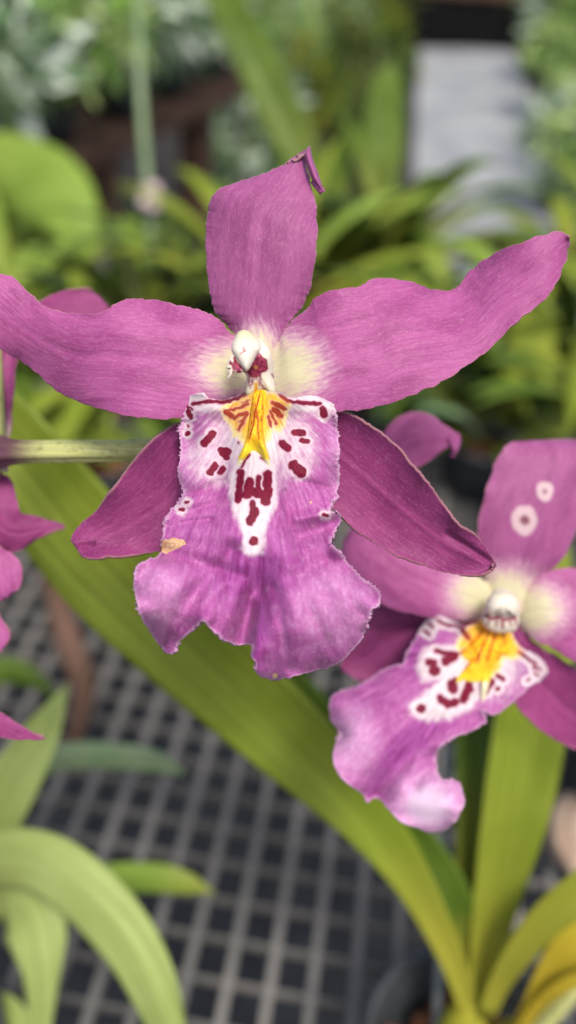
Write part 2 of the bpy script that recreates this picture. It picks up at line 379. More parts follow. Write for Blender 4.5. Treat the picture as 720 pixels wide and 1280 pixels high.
# ------------------------------------------------------------------ petals
def make_petal(name, thing, A, B, depth, Z0, mat, cup=2.0, twist=None, nu=56, nv=150, seed=1, pale=None, rings=None,
               extra=None, thick=.00045, rough=(.7, 34), crease=.2, rip=.35, bump=None):
    """A, B: the two edges base->tip in photo pixels; depth: mm control values base->tip; twist: mm per side along the length"""
    org = np.array(thing.location)
    a0, b0 = smooth_line(A, nv), smooth_line(B, nv); a = roughen(a0, rough[0], rough[1], seed); b = roughen(b0, rough[0], rough[1], seed + 50)
    a = roughen(a, .45, 7, seed + 9); b = roughen(b, .45, 7, seed + 19)
    a[0], b[0] = A[0], B[0]
    u = np.linspace(0, 1, nu); G = a0[:, None] * (1 - u)[None, :, None] + b0[:, None] * u[None, :, None] + (a - a0)[:, None] * ((1 - u)**7)[None, :, None] + (b - b0)[:, None] * (u**7)[None, :, None]
    t = np.linspace(0, 1, nv)[:, None]; v = (2 * u - 1)[None, :]
    d = smi(t, depth) + cup * v**2 * np.sin(np.pi * np.clip(t * .9 + .08, 0, 1))
    if twist is not None: d = d + v * smi(t, twist)
    w1, w2 = WN(seed + 3, 7, 1 / 20.), WN(seed + 4, 7, 1 / 7.)
    d = d + rip * w1(G[..., 0], G[..., 1]) * (.4 + .6 * v**2) + .04 * w2(G[..., 0], G[..., 1])
    d = d + rip * 1.3 * np.abs(v)**4 * np.sin(t * 21 + seed + v * 1.5 + 1.2 * np.sin(t * 9))
    d = d + crease * np.exp(-(v / .10)**2) * np.sin(np.pi * np.clip(t * 1.05, 0, 1))
    if bump is not None: d = d + bump(G[..., 0], G[..., 1])
    Z = (Z0 + d / 1000) * 1.0
    V, Fc = sheet(G, Z, thick)
    P = G.reshape(-1, 2); N = len(P); mm = Z0 / F * 1000
    La = np.r_[0, np.cumsum(np.linalg.norm(np.diff((a + b) / 2, axis=0), axis=1))] * mm
    wid = np.linalg.norm(a - b, axis=1)[:, None] * mm
    pu = np.stack([(La[:, None] + 0 * v).ravel() + seed * 37, (v * wid / 2).ravel(), np.zeros(N)], 1)
    e = np.minimum(np.arange(nu)[None, :], np.arange(nu)[::-1][None, :]) / (nu - 1) * np.linalg.norm(a - b, axis=1)[:, None]
    tipd = np.linalg.norm(G - G[-1:, nu // 2:nu // 2 + 1], axis=2)
    rim = np.minimum(e, tipd + 1).ravel()
    pl = np.zeros(N)
    for (cx, cy, rx, ry, ang) in (pale or []):
        dx, dy = P[:, 0] - cx, P[:, 1] - cy; c_, s_ = math.cos(R(ang)), math.sin(R(ang))
        q = np.sqrt(((dx * c_ + dy * s_) / rx)**2 + ((-dx * s_ + dy * c_) / ry)**2); pl = np.maximum(pl, sst(q, 1.9, .05))
    rg = np.zeros(N)
    for (cx, cy, r0, r1) in (rings or []):
        Pw = warp(P, .8, int(cx), 26.0); q = np.hypot((Pw[:, 0] - cx), (Pw[:, 1] - cy) * .86); rg = np.maximum(rg, sst(q, r0 * 1.25, r0 * .85) + sst(q, r1 * 1.2, r1 * .7))
    D = {'rim': np.tile(rim, 2), 'pale': np.tile(pl, 2), 'pale_edge': np.tile(sst(pl, 0, .3) * .9, 2), 'ring': np.tile(rg, 2)}
    pu = np.tile(pu, (2, 1))
    if extra:                                   # a curled tip that grows on from the blade
        for (EA, EB, ed, ec) in extra:
            m, k = 30, 14; ea, eb = smooth_line(EA, m), smooth_line(EB, m); uu = np.linspace(0, 1, k)
            g2 = ea[:, None] * (1 - uu)[None, :, None] + eb[:, None] * uu[None, :, None]
            z2 = Z0 + (np.interp(np.linspace(0, 1, m)[:, None], np.linspace(0, 1, len(ed)), ed) + ec * (2 * uu - 1)[None]**2) / 1000
            v2, f2 = sheet(g2, z2, thick); Fc = np.vstack([Fc, f2 + len(V)]); V = np.vstack([V, v2]); n2 = len(v2)
            ee = np.tile((np.minimum(uu, 1 - uu)[None, :] * np.linalg.norm(ea - eb, axis=1)[:, None]).ravel(), 2)
            D['rim'] = np.r_[D['rim'], ee + 3.0]
            for kk in ('pale', 'pale_edge', 'ring'): D[kk] = np.r_[D[kk], np.zeros(n2)]
            q = np.tile(g2.reshape(-1, 2), (2, 1)) * mm; pu = np.vstack([pu, np.c_[q[:, 1], q[:, 0], np.zeros(n2)]])
    return mesh_obj(name, V, Fc, mat, thing, org, D, vec={'puv': pu})

# ------------------------------------------------------------------ lip
def make_lip(thing, top, bot, lef, rig, Z0, depth_fn, nu, nv, fields, jagL, jagR, jagB, mid, seed=5, ruf=1.0, thick=.0005, jagT=0.0):
    org = np.array(thing.location)
    T = roughen(smooth_line(top, nu), .3, 9, seed, -jagT); Bt = roughen(smooth_line(bot, nu), .6, 14, seed + 1, jagB)
    Lf = roughen(smooth_line(lef, nv), .5, 12, seed + 2, jagL); Rg = roughen(smooth_line(rig, nv), .5, 12, seed + 3, -jagR)
    for c in (T, Bt, Lf, Rg): pass
    Lf[0] = T[0]; Rg[0] = T[-1]; Lf[-1] = Bt[0]; Rg[-1] = Bt[-1]
    G = coons(T, Bt, Lf, Rg)
    # relax so the sheet's inner lines spread evenly between its uneven margins
    for _ in range(400):
        G[1:-1, 1:-1] = .25 * (G[:-2, 1:-1] + G[2:, 1:-1] + G[1:-1, :-2] + G[1:-1, 2:])
    P = G.reshape(-1, 2); u = np.linspace(-1, 1, nu)[None, :] + np.zeros((nv, 1)); t = np.linspace(0, 1, nv)[:, None] + np.zeros((1, nu))
    rim = edge_dist(G)
    near = np.exp(-rim.reshape(nv, nu) / 16.)
    s_edge = np.where(np.abs(u) > .0, t * 22 + u * 3, 0)
    w1, w2, w3 = WN(seed + 7, 7, 1 / 15.), WN(seed + 8, 7, 1 / 6.), WN(seed + 9, 6, 1 / 30.)
    X, Y = G[..., 0], G[..., 1]
    d = depth_fn(X, Y, u, t) + ruf * (near * (2.1 * w1(X, Y) + .5 * w2(X, Y)) + .35 * w3(X, Y) + .10 * w1(X * 1.5, Y * .4))
    an = np.arctan2(Y - mid[0][1] + 40, X - mid[0][0]); rr_ = np.hypot(X - mid[0][0], Y - mid[0][1]); pw = WN(seed + 31, 9, 16.0); pw2 = WN(seed + 32, 7, 45.0)
    d = d + ruf * sst(rr_, 120, 330) * (1.15 * pw(an) + .30 * pw2(an))
    V, Fc = sheet(G, Z0 + d / 1000, thick)
    mm = Z0 / F * 1000; m0, m1 = np.array(mid[0], float), np.array(mid[1], float)
    # fan-shaped lengthwise coordinate so veins run out from the throat
    rel = P - m0; r = np.linalg.norm(rel, axis=1); ang = np.arctan2(rel[:, 1], rel[:, 0])
    pu = np.stack([r * mm, ang * 130 * mm, 0 * r], 1)
    D = fields(P); D['rim'] = rim
    return mesh_obj('lip', V, Fc, M_LIP, thing, org, {k: np.tile(v, 2) for k, v in D.items()}, vec={'puv': np.tile(pu, (2, 1))}), (lambda q: None)

def dome(name, parent, org, outline, Z0, zf, hf, hb, mat, attrs=None, n=64, rings=14, centre=None, seed=3, power=.5, lump=.12):
    """rounded closed body over an outline (photo px): zf(x,y) mm base depth, hf mm bulge to the front, hb to the back"""
    O = smooth_line(list(outline) + [outline[0]], n + 1)[:-1]; c = np.array(centre) if centre is not None else O.mean(0)
    s = np.sin(np.linspace(0, 1, rings + 1)[1:] * np.pi / 2)
    w = WN(seed, 7, 1 / 4.); PP, ZZ = [c], [-hf + zf(*c)]
    for k in s:
        Q = c + (O - c) * k; PP += list(Q); ZZ += list(zf(Q[:, 0], Q[:, 1]) - hf * (1 - k**2)**power + lump * w(Q[:, 0], Q[:, 1]) * (1 - k**4))
    for k in s[::-1][1:]:
        Q = c + (O - c) * k; PP += list(Q); ZZ += list(zf(Q[:, 0], Q[:, 1]) + hb * (1 - k**2)**power)
    PP.append(c); ZZ.append(hb + zf(*c)); PP = np.array(PP); ZZ = np.array(ZZ, float)
    V = W3(PP[:, 0], PP[:, 1], Z0 + ZZ / 1000); Fc = []; nr = 2 * rings - 1
    for i in range(n): Fc.append((0, 1 + i, 1 + (i + 1) % n))
    for r in range(nr - 1):
        a = 1 + r * n
        for i in range(n): Fc.append((a + i, a + n + i, a + n + (i + 1) % n, a + (i + 1) % n))
    last = len(PP) - 1; a = 1 + (nr - 1) * n
    for i in range(n): Fc.append((last, a + (i + 1) % n, a + i))
    mm = Z0 / F * 1000
    D = {k: f(PP) for k, f in (attrs or {}).items()}
    return mesh_obj(name, V, Fc, mat, parent, org, D, vec={'puv': np.c_[PP * mm, np.zeros(len(PP))]})

def tube(name, pts, rad, mat, parent=None, org=None, n=20, ribs=0, young=None, steps=80, cap=True):
    """pts world (k,3), rad (k,)"""
    k = len(pts); Q = smooth_line(np.c_[np.asarray(pts, float), np.asarray(rad, float)], steps)
    C, rr = Q[:, :3], Q[:, 3]; T = np.gradient(C, axis=0); T /= np.linalg.norm(T, axis=1)[:, None]
    ref = np.array([0, 0, 1.0]) if abs(T[0, 2]) < .8 else np.array([1.0, 0, 0])
    V = []; pu = []; L = np.r_[0, np.cumsum(np.linalg.norm(np.diff(C, axis=0), axis=1))]
    a = np.linspace(0, 2 * np.pi, n, endpoint=False)
    nrm = np.cross(T[0], ref); nrm /= np.linalg.norm(nrm)
    for i in range(steps):
        nrm = nrm - (nrm @ T[i]) * T[i]; nrm /= np.linalg.norm(nrm); bi = np.cross(T[i], nrm)
        r = rr[i] * (1 + (.09 * np.cos(a * ribs) if ribs else 0))
        V.append(C[i] + (np.cos(a) * r)[:, None] * nrm + (np.sin(a) * r)[:, None] * bi)
        pu.append(np.c_[np.full(n, L[i] * 1000), a * rr[i] * 1000, np.zeros(n)])
    V = np.vstack(V); pu = np.vstack(pu); Fc = []
    for i in range(steps - 1):
        for j in range(n): Fc.append((i * n + j, i * n + (j + 1) % n, (i + 1) * n + (j + 1) % n, (i + 1) * n + j))
    Fc.append(tuple(range(n))[::-1]); Fc.append(tuple(range((steps - 1) * n, steps * n)))
    y = np.repeat(np.interp(np.linspace(0, 1, steps), np.linspace(0, 1, len(young)), young), n) if young is not None else np.zeros(len(V))
    return mesh_obj(name, V, Fc, mat, parent, org, {'young': y}, vec={'puv': pu})

def strap(name, C, wid, side, mat, parent=None, org=None, fold=.22, young=(1, .3, 0, 0, 0, 0), steps=60, nu=11, thick=.0006, tip=True, seed=0, wave=.0):
    """long blade: C world points, wid full widths (m), side: reference vectors for the blade's width direction"""
    Q = smooth_line(np.c_[np.asarray(C, float), np.asarray(wid, float), np.asarray(side, float)], steps)
    P, w, s = Q[:, :3], Q[:, 3], Q[:, 4:7]
    T = np.gradient(P, axis=0); T /= np.linalg.norm(T, axis=1)[:, None]
    s = s - (s * T).sum(1)[:, None] * T; s /= np.linalg.norm(s, axis=1)[:, None]; n = np.cross(s, T)
    if tip: w = w * np.clip(1 - np.linspace(0, 1, steps)**14, 0.02, 1)
    v = np.linspace(-1, 1, nu); L = np.r_[0, np.cumsum(np.linalg.norm(np.diff(P, axis=0), axis=1))]
    wn = WN(seed, 5, 1.0)
    wav = wave * wn(np.linspace(0, 9, steps)[:, None] + 3 * v[None], v[None] * 2) * w[:, None]
    g = P[:, None] + s[:, None] * (v[None, :, None] * w[:, None, None] / 2) + n[:, None] * ((np.abs(v) ** 1.3)[None, :, None] * w[:, None, None] / 2 * fold + wav[..., None])
    A = g.reshape(-1, 3); B = (g - n[:, None] * thick).reshape(-1, 3); i = np.arange(steps * nu).reshape(steps, nu); N = steps * nu
    q = np.stack([i[:-1, :-1], i[:-1, 1:], i[1:, 1:], i[1:, :-1]], -1).reshape(-1, 4); fs = [q, q[:, ::-1] + N]
    for e in (i[0][::-1], i[:, -1][::-1], i[-1], i[:, 0]): fs.append(np.stack([e[:-1], e[1:], e[1:] + N, e[:-1] + N], 1))
    pu = np.stack([np.repeat(L * 1000, nu) + seed * 91, (v[None] * w[:, None] * 500).ravel(), np.zeros(N)], 1)
    y = np.repeat(np.interp(np.linspace(0, 1, steps), np.linspace(0, 1, len(young)), young), nu)
    return mesh_obj(name, np.vstack([A, B]), np.vstack(fs), mat, parent, org, {'young': np.tile(y, 2)}, vec={'puv': np.tile(pu, (2, 1))})

def strap_px(name, pts, mat, parent=None, org=None, **k):
    """pts: (px, py, depth, width in px) base -> tip, blade facing the viewer"""
    p = np.array(pts, float); C = W3(p[:, 0], p[:, 1], p[:, 2]); wid = p[:, 3] * p[:, 2] / F
    d = np.gradient(p[:, :2], axis=0); d /= np.linalg.norm(d, axis=1)[:, None]
    side = d[:, 1:2] * -RT[None] + d[:, 0:1] * -UP[None]
    yaw = k.pop('yaw', 0.0)
    if yaw: side = side + FW[None] * yaw
    return strap(name, C, wid, side, mat, parent, org, **k)

def boxes(name, L, mat, parent=None, org=None, rot=0.0, bev=0):
    V, Fc = [], []
    for (x0, x1, y0, y1, z0, z1) in L:
        b = len(V); V += [(x, y, z) for x in (x0, x1) for y in (y0, y1) for z in (z0, z1)]
        Fc += [tuple(b + i for i in f) for f in ((0, 1, 3, 2), (4, 6, 7, 5), (0, 4, 5, 1), (2, 3, 7, 6), (0, 2, 6, 4), (1, 5, 7, 3))]
    V = np.array(V, float)
    if rot:
        c, s = math.cos(rot), math.sin(rot); V = np.c_[V[:, 0] * c - V[:, 1] * s, V[:, 0] * s + V[:, 1] * c, V[:, 2]]
    return mesh_obj(name, V, Fc, mat, parent, org, smooth=False)

def lathe(name, prof, c, mat, parent=None, org=None, n=48):
    V, Fc = [], []
    for r, z in prof:
        for i in range(n): a = 2 * math.pi * i / n; V.append((c[0] + r * math.cos(a), c[1] + r * math.sin(a), c[2] + z))
    for k in range(len(prof) - 1):
        for i in range(n): Fc.append((k * n + i, k * n + (i + 1) % n, (k + 1) * n + (i + 1) % n, (k + 1) * n + i))
    Fc.append(tuple(range(n))[::-1]); Fc.append(tuple(range((len(prof) - 1) * n, len(prof) * n)))
    return mesh_obj(name, V, Fc, mat, parent, org)

#@@SETTING
# ------------------------------------------------------------------ the setting
FLOOR = -0.75
def flat(name, pts, mat, z):
    V = [(p[0], p[1], z) for p in pts]; o = mesh_obj(name, V, [tuple(range(len(V)))], mat, smooth=False); return tag(o, kind='structure')
flat('ground', [(-60, -60), (60, -60), (60, 60), (-60, 60)], M_SOIL, FLOOR)
pl = [on_plane(512, 330, FLOOR), on_plane(730, 330, FLOOR), on_plane(640, 62, FLOOR), on_plane(524, 62, FLOOR)]
if (pl[1] - pl[0])[0] < 0: pl = pl[::-1]
flat('path', [p[:2] for p in pl], M_CONC, FLOOR + .006)
flat('weed_mat', [(-1.2, -.6), (1.2, -.6), (1.2, 1.35), (-1.2, 1.35)], M_WEED, FLOOR + .010)

# near bench: moulded grating on a steel frame
OX, OY = 2.694, 14.217
c_, s_ = math.cos(YAW), math.sin(YAW)
bench = empty('plant_bench', (0, 0.35, FLOOR), 'grey moulded grating bench top with square holes beneath the orchids', 'bench')
ang = math.atan2(s_, c_)
bars, cross = [], []
I0, I1, J0, J1 = -38, 42, -44, 27
for i in range(I0, I1 + 1):
    a = (i - OX) * CELL
    bars.append((a - .11 * CELL, a + .11 * CELL, -(J1 - OY) * CELL, -(J0 - OY) * CELL, -.34 * CELL, 0))
for j in range(J0, J1 + 1):
    b = -(j - OY) * CELL
    cross.append(((I0 - OX) * CELL, (I1 - OX) * CELL, b - .020 * CELL, b + .020 * CELL, -.34 * CELL, .0004))
g = boxes('grating', bars + cross, M_RAIL, bench, (0, .35, FLOOR), rot=ang)
x0, x1, y0, y1 = (I0 - OX) * CELL, (I1 - OX) * CELL, -(J1 - OY) * CELL, -(J0 - OY) * CELL
fr = [(x0 - .03, x1 + .03, y0 - .03, y0 - .004, -.05, .004), (x0 - .03, x1 + .03, y1 + .004, y1 + .03, -.05, .004),
      (x0 - .03, x0 - .004, y0 - .003, y1 + .003, -.05, .003), (x1 + .004, x1 + .03, y0 - .003, y1 + .003, -.05, .003)]
boxes('frame', fr, M_STEEL, bench, (0, .35, FLOOR), rot=ang)
for (lx, ly) in ((x0, y0), (x1, y0), (x0, y1), (x1, y1)):
    boxes('leg', [(lx - .02, lx + .02, ly - .02, ly + .02, FLOOR + .012, -.052)], M_STEEL, bench, (0, .35, FLOOR), rot=ang)
#@@END

# ------------------------------------------------------------------ front flower
fc = W3(322, 470, D0 + .004)
F1 = empty('orchid_flower', fc, 'large sharp magenta orchid flower in front with spotted white and yellow lip', 'flower', 'orchid flowers')
# hanging order front->back: lip, column, petals, sepals
make_petal('dorsal_sepal', F1,
    [(306, 452), (292, 418), (270, 392), (262, 365), (258, 330), (257, 290), (261, 257), (271, 238), (295, 228), (330, 216), (360, 203), (380, 191)],
    [(338, 452), (352, 420), (364, 401), (378, 384), (388, 360), (394, 325), (397, 290), (396, 262), (391, 240), (385, 215), (384, 200), (386, 187)],
    [6, 5.2, 3.8, 2.5, 2.0, 3, 4.5], D0, M_DORSAL, cup=2.6, twist=[0, -1, -1.5, -.5, 1], seed=11, nv=190, nu=80,
    pale=[(322, 440, 26, 34, 0)],
    extra=[([(379, 194), (385, 212), (391, 226), (403, 241)], [(388, 182), (391, 198), (397, 214), (405, 239)], [2.5, 1.6, 1.5, 2.0], 1.5)])
make_petal('petal', F1,
    [(318, 436), (292, 417), (276, 401), (260, 391), (235, 384), (200, 376), (165, 374), (145, 378), (128, 389), (100, 392), (70, 388), (48, 377), (28, 356), (10, 343), (-12, 342), (-30, 352)],
    [(312, 496), (282, 508), (255, 520), (230, 523), (205, 524), (175, 522), (145, 517), (110, 506), (80, 494), (62, 482), (45, 466), (25, 451), (5, 440), (-12, 425), (-28, 400), (-36, 372)],
    [7, 2.5, 0, -.5, .5, 3.0, 4.5, 3, 2.5], D0, M_PETAL, cup=1.6, twist=[-1, -1.5, -1, 1.5, 3, 1, -1], seed=21, nv=260, nu=110, rough=(.9, 26),
    pale=[(296, 462, 50, 34, 0)])
make_petal('petal', F1,
    [(328, 438), (345, 431), (354, 412), (368, 398), (386, 383), (398, 370), (425, 361), (455, 357), (462, 349), (482, 347), (512, 351), (540, 361), (562, 362), (577, 353), (592, 334), (622, 314), (652, 303), (682, 292), (700, 290), (711, 296)],
    [(330, 496), (352, 506), (380, 511), (408, 513), (430, 514), (462, 511), (492, 503), (520, 492), (550, 479), (575, 463), (600, 446), (622, 427), (642, 405), (665, 388), (684, 372), (698, 350), (708, 325), (713, 304)],
    [7, 3, .5, 0, .5, 2.0, 2.5, 1, -.5, 0], D0, M_PETAL, cup=1.4, twist=[-1, -1.5, -1, -2, -3.2, -1, 1.5], seed=31, nv=270, nu=110, rough=(.9, 22),
    pale=[(362, 460, 46, 42, 10)])
make_petal('lateral_sepal', F1,
    [(300, 492), (262, 512), (228, 528), (212, 534), (190, 552), (165, 580), (140, 612), (118, 640), (101, 654), (91, 665), (88, 676)],
    [(330, 520), (308, 570), (285, 620), (262, 655), (240, 676), (222, 684), (200, 690), (170, 693), (140, 696), (118, 699), (104, 696)],
    [6, 6, 7, 8, 8.5, 8.5, 8], D0, M_SEPAL, cup=-2.6, twist=[0, 1, 2, 1, -2], seed=41, nv=200, nu=90,
    extra=[([(92, 678), (97, 684), (103, 690), (109, 697)], [(118, 676), (117, 684), (116, 692), (115, 699)], [8, 8.7, 9.2, 9.6], -.8)])
make_petal('lateral_sepal', F1,
    [(335, 492), (380, 505), (420, 514), (440, 519), (470, 538), (500, 563), (528, 597), (552, 629), (573, 656), (590, 667), (605, 680), (617, 699), (621, 703)],
    [(330, 530), (360, 580), (392, 612), (414, 634), (436, 655), (468, 679), (500, 696), (538, 710), (568, 718), (590, 719), (605, 717), (614, 711), (618, 706)],
    [6.5, 6.5, 6, 6, 6.5, 6.5, 6, 5.5], D0, M_SEPAL, cup=-2.2, twist=[0, 2, 3, 2, 0], seed=51, nv=230, nu=100, crease=-.22,
    bump=lambda X, Y: -1.0 * np.exp(-(np.hypot((X - 596) / 22, (Y - 690) / 16))**2) + .9 * np.exp(-(segd(np.stack([X.ravel(), Y.ravel()], 1), (560, 668), (612, 702)).reshape(X.shape) / 5.)**2))

C4 = lambda *q: [(220 + x / 3.273, 380 + y / 3.273) for x, y in q]
def K4(r, *q): return (r / 3.273, *C4(*q))
SP1 = [K4(8, (68, 410), (130, 398), (200, 402), (250, 386), (290, 366)), K4(4, (45, 418), (66, 430)), K4(11, (50, 440), (60, 462)), K4(5, (46, 412), (52, 436)),
       K4(6, (50, 500)), K4(10, (48, 530)), K4(16, (150, 530), (130, 555), (114, 570)), K4(22, (205, 608)), K4(15, (185, 598), (205, 625)), K4(15, (160, 662), (138, 688)),
       K4(13, (192, 672), (182, 690)), K4(3.5, (255, 567)), K4(8, (425, 372), (460, 398), (520, 405), (588, 408)), K4(15, (600, 432), (606, 455)),
       K4(14, (486, 526), (518, 528)), K4(10, (512, 558), (538, 562)), K4(16, (434, 570), (458, 592)), K4(23, (482, 662), (512, 688)),
       K4(15, (264, 700), (254, 800)), K4(17, (264, 692)), K4(19, (302, 728), (290, 780)), K4(11, (338, 708), (334, 778)), K4(19, (374, 698), (374, 750)), K4(20, (376, 760), (366, 806)), K4(10, (256, 790), (300, 770)),
       K4(19, (296, 762), (352, 782)), K4(12, (314, 812), (312, 835)), K4(19, (322, 850), (304, 888)), K4(19, (318, 970)), K4(5, (298, 615), (268, 668)), K4(4, (345, 628), (360, 640)),
       K4(11, (204, 440), (226, 456)), K4(6, (215, 434), (252, 428), (292, 410)), K4(7, (238, 468), (262, 452), (286, 448)), K4(6, (292, 446), (272, 486), (256, 516)), K4(4, (258, 482), (284, 470)), K4(3, (300, 395), (270, 405)),
       K4(7, (392, 402), (440, 430)), K4(11, (402, 432), (430, 458)), K4(6, (385, 440), (410, 490)), K4(6, (378, 460), (388, 500)), K4(5, (410, 405), (450, 428)),
       K4(4, (22, 840)), K4(8, (16, 840), (28, 842)), K4(6, (40, 812), (50, 810)), K4(7, (604, 862), (618, 866))]
TONGUE1 = C4((225, 690), (222, 740), (232, 830), (268, 900), (282, 960), (276, 1000), (300, 1024), (350, 1018), (356, 960), (366, 900), (404, 830), (412, 740), (402, 650), (330, 560), (262, 620))
YEL1 = C4((190, 430), (215, 405), (250, 390), (300, 355), (400, 358), (450, 380), (470, 405), (452, 440), (440, 500), (415, 520), (395, 500), (385, 540), (372, 560), (310, 600), (268, 560), (262, 530), (240, 540), (228, 500), (205, 470))
def fields1(P):
    P0 = P; P = warp(P, .6, 77, 10.0); sp = strokes(P, SP1); X, Y = P[:, 0], P[:, 1]
    halo = sst(sp, -8.0, -.5) * .9
    tong = sst(polyd(P, TONGUE1), -9, 4)
    top = sst(Y, 535, 502) * sst(np.abs(X - 322), 128, 96) * .8 + sst(Y, 517, 503)
    thr = np.clip(1.35 - np.hypot((X - 322) / 66, (Y - 545) / 66), 0, 1) * .95
    side = np.clip(1.3 - np.hypot((X - 268) / 36, (Y - 572) / 36), 0, .62) + np.clip(1.3 - np.hypot((X - 370) / 28, (Y - 560) / 40), 0, .66)
    white = np.clip(np.maximum.reduce([halo, tong, np.clip(top, 0, 1), thr, side]), 0, 1)
    yel = sst(polyd(P, YEL1), -8, 7) * 1.15
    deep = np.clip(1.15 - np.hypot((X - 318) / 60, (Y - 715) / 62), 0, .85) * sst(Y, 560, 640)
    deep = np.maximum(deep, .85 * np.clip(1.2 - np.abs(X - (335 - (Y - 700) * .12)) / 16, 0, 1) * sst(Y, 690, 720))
    soft = np.maximum(np.clip(1.1 - np.hypot((X - 195) / 46, (Y - 745) / 50), 0, .50), np.clip(1.1 - np.hypot((X - 415) / 62, (Y - 760) / 56), 0, .45))
    soft = np.maximum(soft, .5 * sst(np.minimum(np.abs(X - 228), np.abs(X - 420)), 22, 2) * sst(Y, 650, 600))
    scar = polyd(P, [(203, 676), (216, 672), (232, 676), (233, 680), (222, 686), (207, 692), (199, 690)])
    scar = np.maximum(scar, np.maximum(3.5 - np.hypot((X - 344), (Y - 845)), 2.2 - np.hypot(X - 388, Y - 628)))
    return {'spot': sp, 'white': white * (1 - .6 * np.clip(scar, 0, 1)), 'yellow': yel, 'deep': deep, 'soft': soft * (1 - white), 'scar': scar}
def g2(X, Y, cx, cy, sx, sy=None, a=0):
    sy = sy or sx; c, s = math.cos(R(a)), math.sin(R(a)); dx, dy = X - cx, Y - cy
    return np.exp(-((dx * c + dy * s) / sx)**2 - ((-dx * s + dy * c) / sy)**2)
def dseg(X, Y, a, b): return segd(np.stack([X.ravel(), Y.ravel()], 1), a, b).reshape(X.shape)
def lip_depth1(X, Y, u, t):
    d = -1.6 - 2.9 * sst(Y, 488, 600) - 2.5 * sst(Y, 600, 720)
    xc = np.interp(Y, [490, 560, 650, 740, 850], [321, 322, 316, 318, 330]); hw = np.interp(Y, [490, 600, 660, 700, 760, 850], [95, 100, 108, 120, 155, 150])
    q = (X - xc) / hw; d = d + 3.6 * q**2 * sst(Y, 830, 620) * sst(Y, 470, 620) + 1.0 * q**2
    d -= 1.3 * np.exp(-(q / .28)**2) * sst(Y, 640, 560)                       # raised throat
    d += 1.6 * (np.exp(-((q - .45) / .2)**2) + np.exp(-((q + .45) / .2)**2)) * sst(Y, 500, 530) * sst(Y, 700, 620)
    d += 5.6 * np.exp(-(dseg(X, Y, (332, 705), (298, 812)) / 18.)**2) * sst(Y, 670, 770)   # deep middle fold
    d -= 4.4 * g2(X, Y, 205, 738, 36, 50); d += 5.0 * sst(Y, 760, 822) * sst(X, 262, 205)
    d -= 4.8 * g2(X, Y, 405, 758, 50, 52); d += 4.5 * sst(Y, 785, 850) * sst(X, 320, 350)
    d -= 1.6 * np.exp(-(dseg(X, Y, (322, 752), (316, 835)) / 9.)**2)           # edge of the right lobe folds forward
    d += 1.4 * np.exp(-(dseg(X, Y, (205, 690), (300, 720)) / 10.)**2) - 1.0 * np.exp(-(dseg(X, Y, (205, 664), (290, 668)) / 12.)**2)
    d += 1.6 * np.exp(-(dseg(X, Y, (425, 655), (370, 672)) / 10.)**2) - 1.3 * np.exp(-(dseg(X, Y, (420, 640), (372, 648)) / 7.)**2)
    for (a, b, w, h) in (((222, 770), (290, 690), 12, 1.5), ((410, 700), (345, 735), 9, .8), ((232, 786), (286, 738), 8, .5), ((196, 768), (262, 726), 8, .3), ((360, 720), (420, 820), 8, .55), ((385, 700), (455, 770), 8, .6), ((345, 740), (360, 835), 7, .5),
                         ((236, 620), (280, 600), 5, .45), ((230, 640), (285, 625), 5, .5), ((410, 610), (372, 600), 5, .5), ((225, 655), (262, 650), 5, .7), ((356, 615), (364, 665), 4, .5)):
        d += h * np.exp(-(dseg(X, Y, a, b) / w)**2)
    return d
lip, _ = make_lip(F1,
    [(229, 500), (238, 494), (251, 493), (264, 498), (282, 499), (305, 491), (322, 488), (343, 490), (355, 495), (368, 497), (382, 494), (396, 495), (408, 500), (414, 505)],
    [(172, 756), (178, 775), (192, 796), (203, 811), (210, 817), (217, 815), (225, 801), (240, 787), (254, 776), (262, 784), (272, 792), (281, 799), (296, 806), (308, 805), (317, 808), (313, 820), (320, 829), (320, 840), (328, 847), (348, 850), (372, 844), (400, 837), (424, 829), (438, 815), (450, 803)],
    [(229, 500), (226, 510), (229, 524), (225, 540), (227, 562), (223, 589), (227, 606), (231, 614), (226, 624), (216, 636), (208, 650), (204, 670), (203, 684), (198, 695), (184, 700), (172, 711), (168, 733), (172, 756)],
    [(414, 505), (418, 520), (423, 551), (421, 574), (423, 598), (419, 621), (411, 635), (413, 641), (425, 644), (424, 655), (416, 668), (414, 680), (428, 696), (441, 711), (454, 724), (468, 734), (475, 744), (473, 754), (461, 766), (457, 786), (450, 803)],
    D0, lip_depth1, 300, 330, fields1, 3.8, 4.4, 1.6, ((322, 470), (316, 850)))

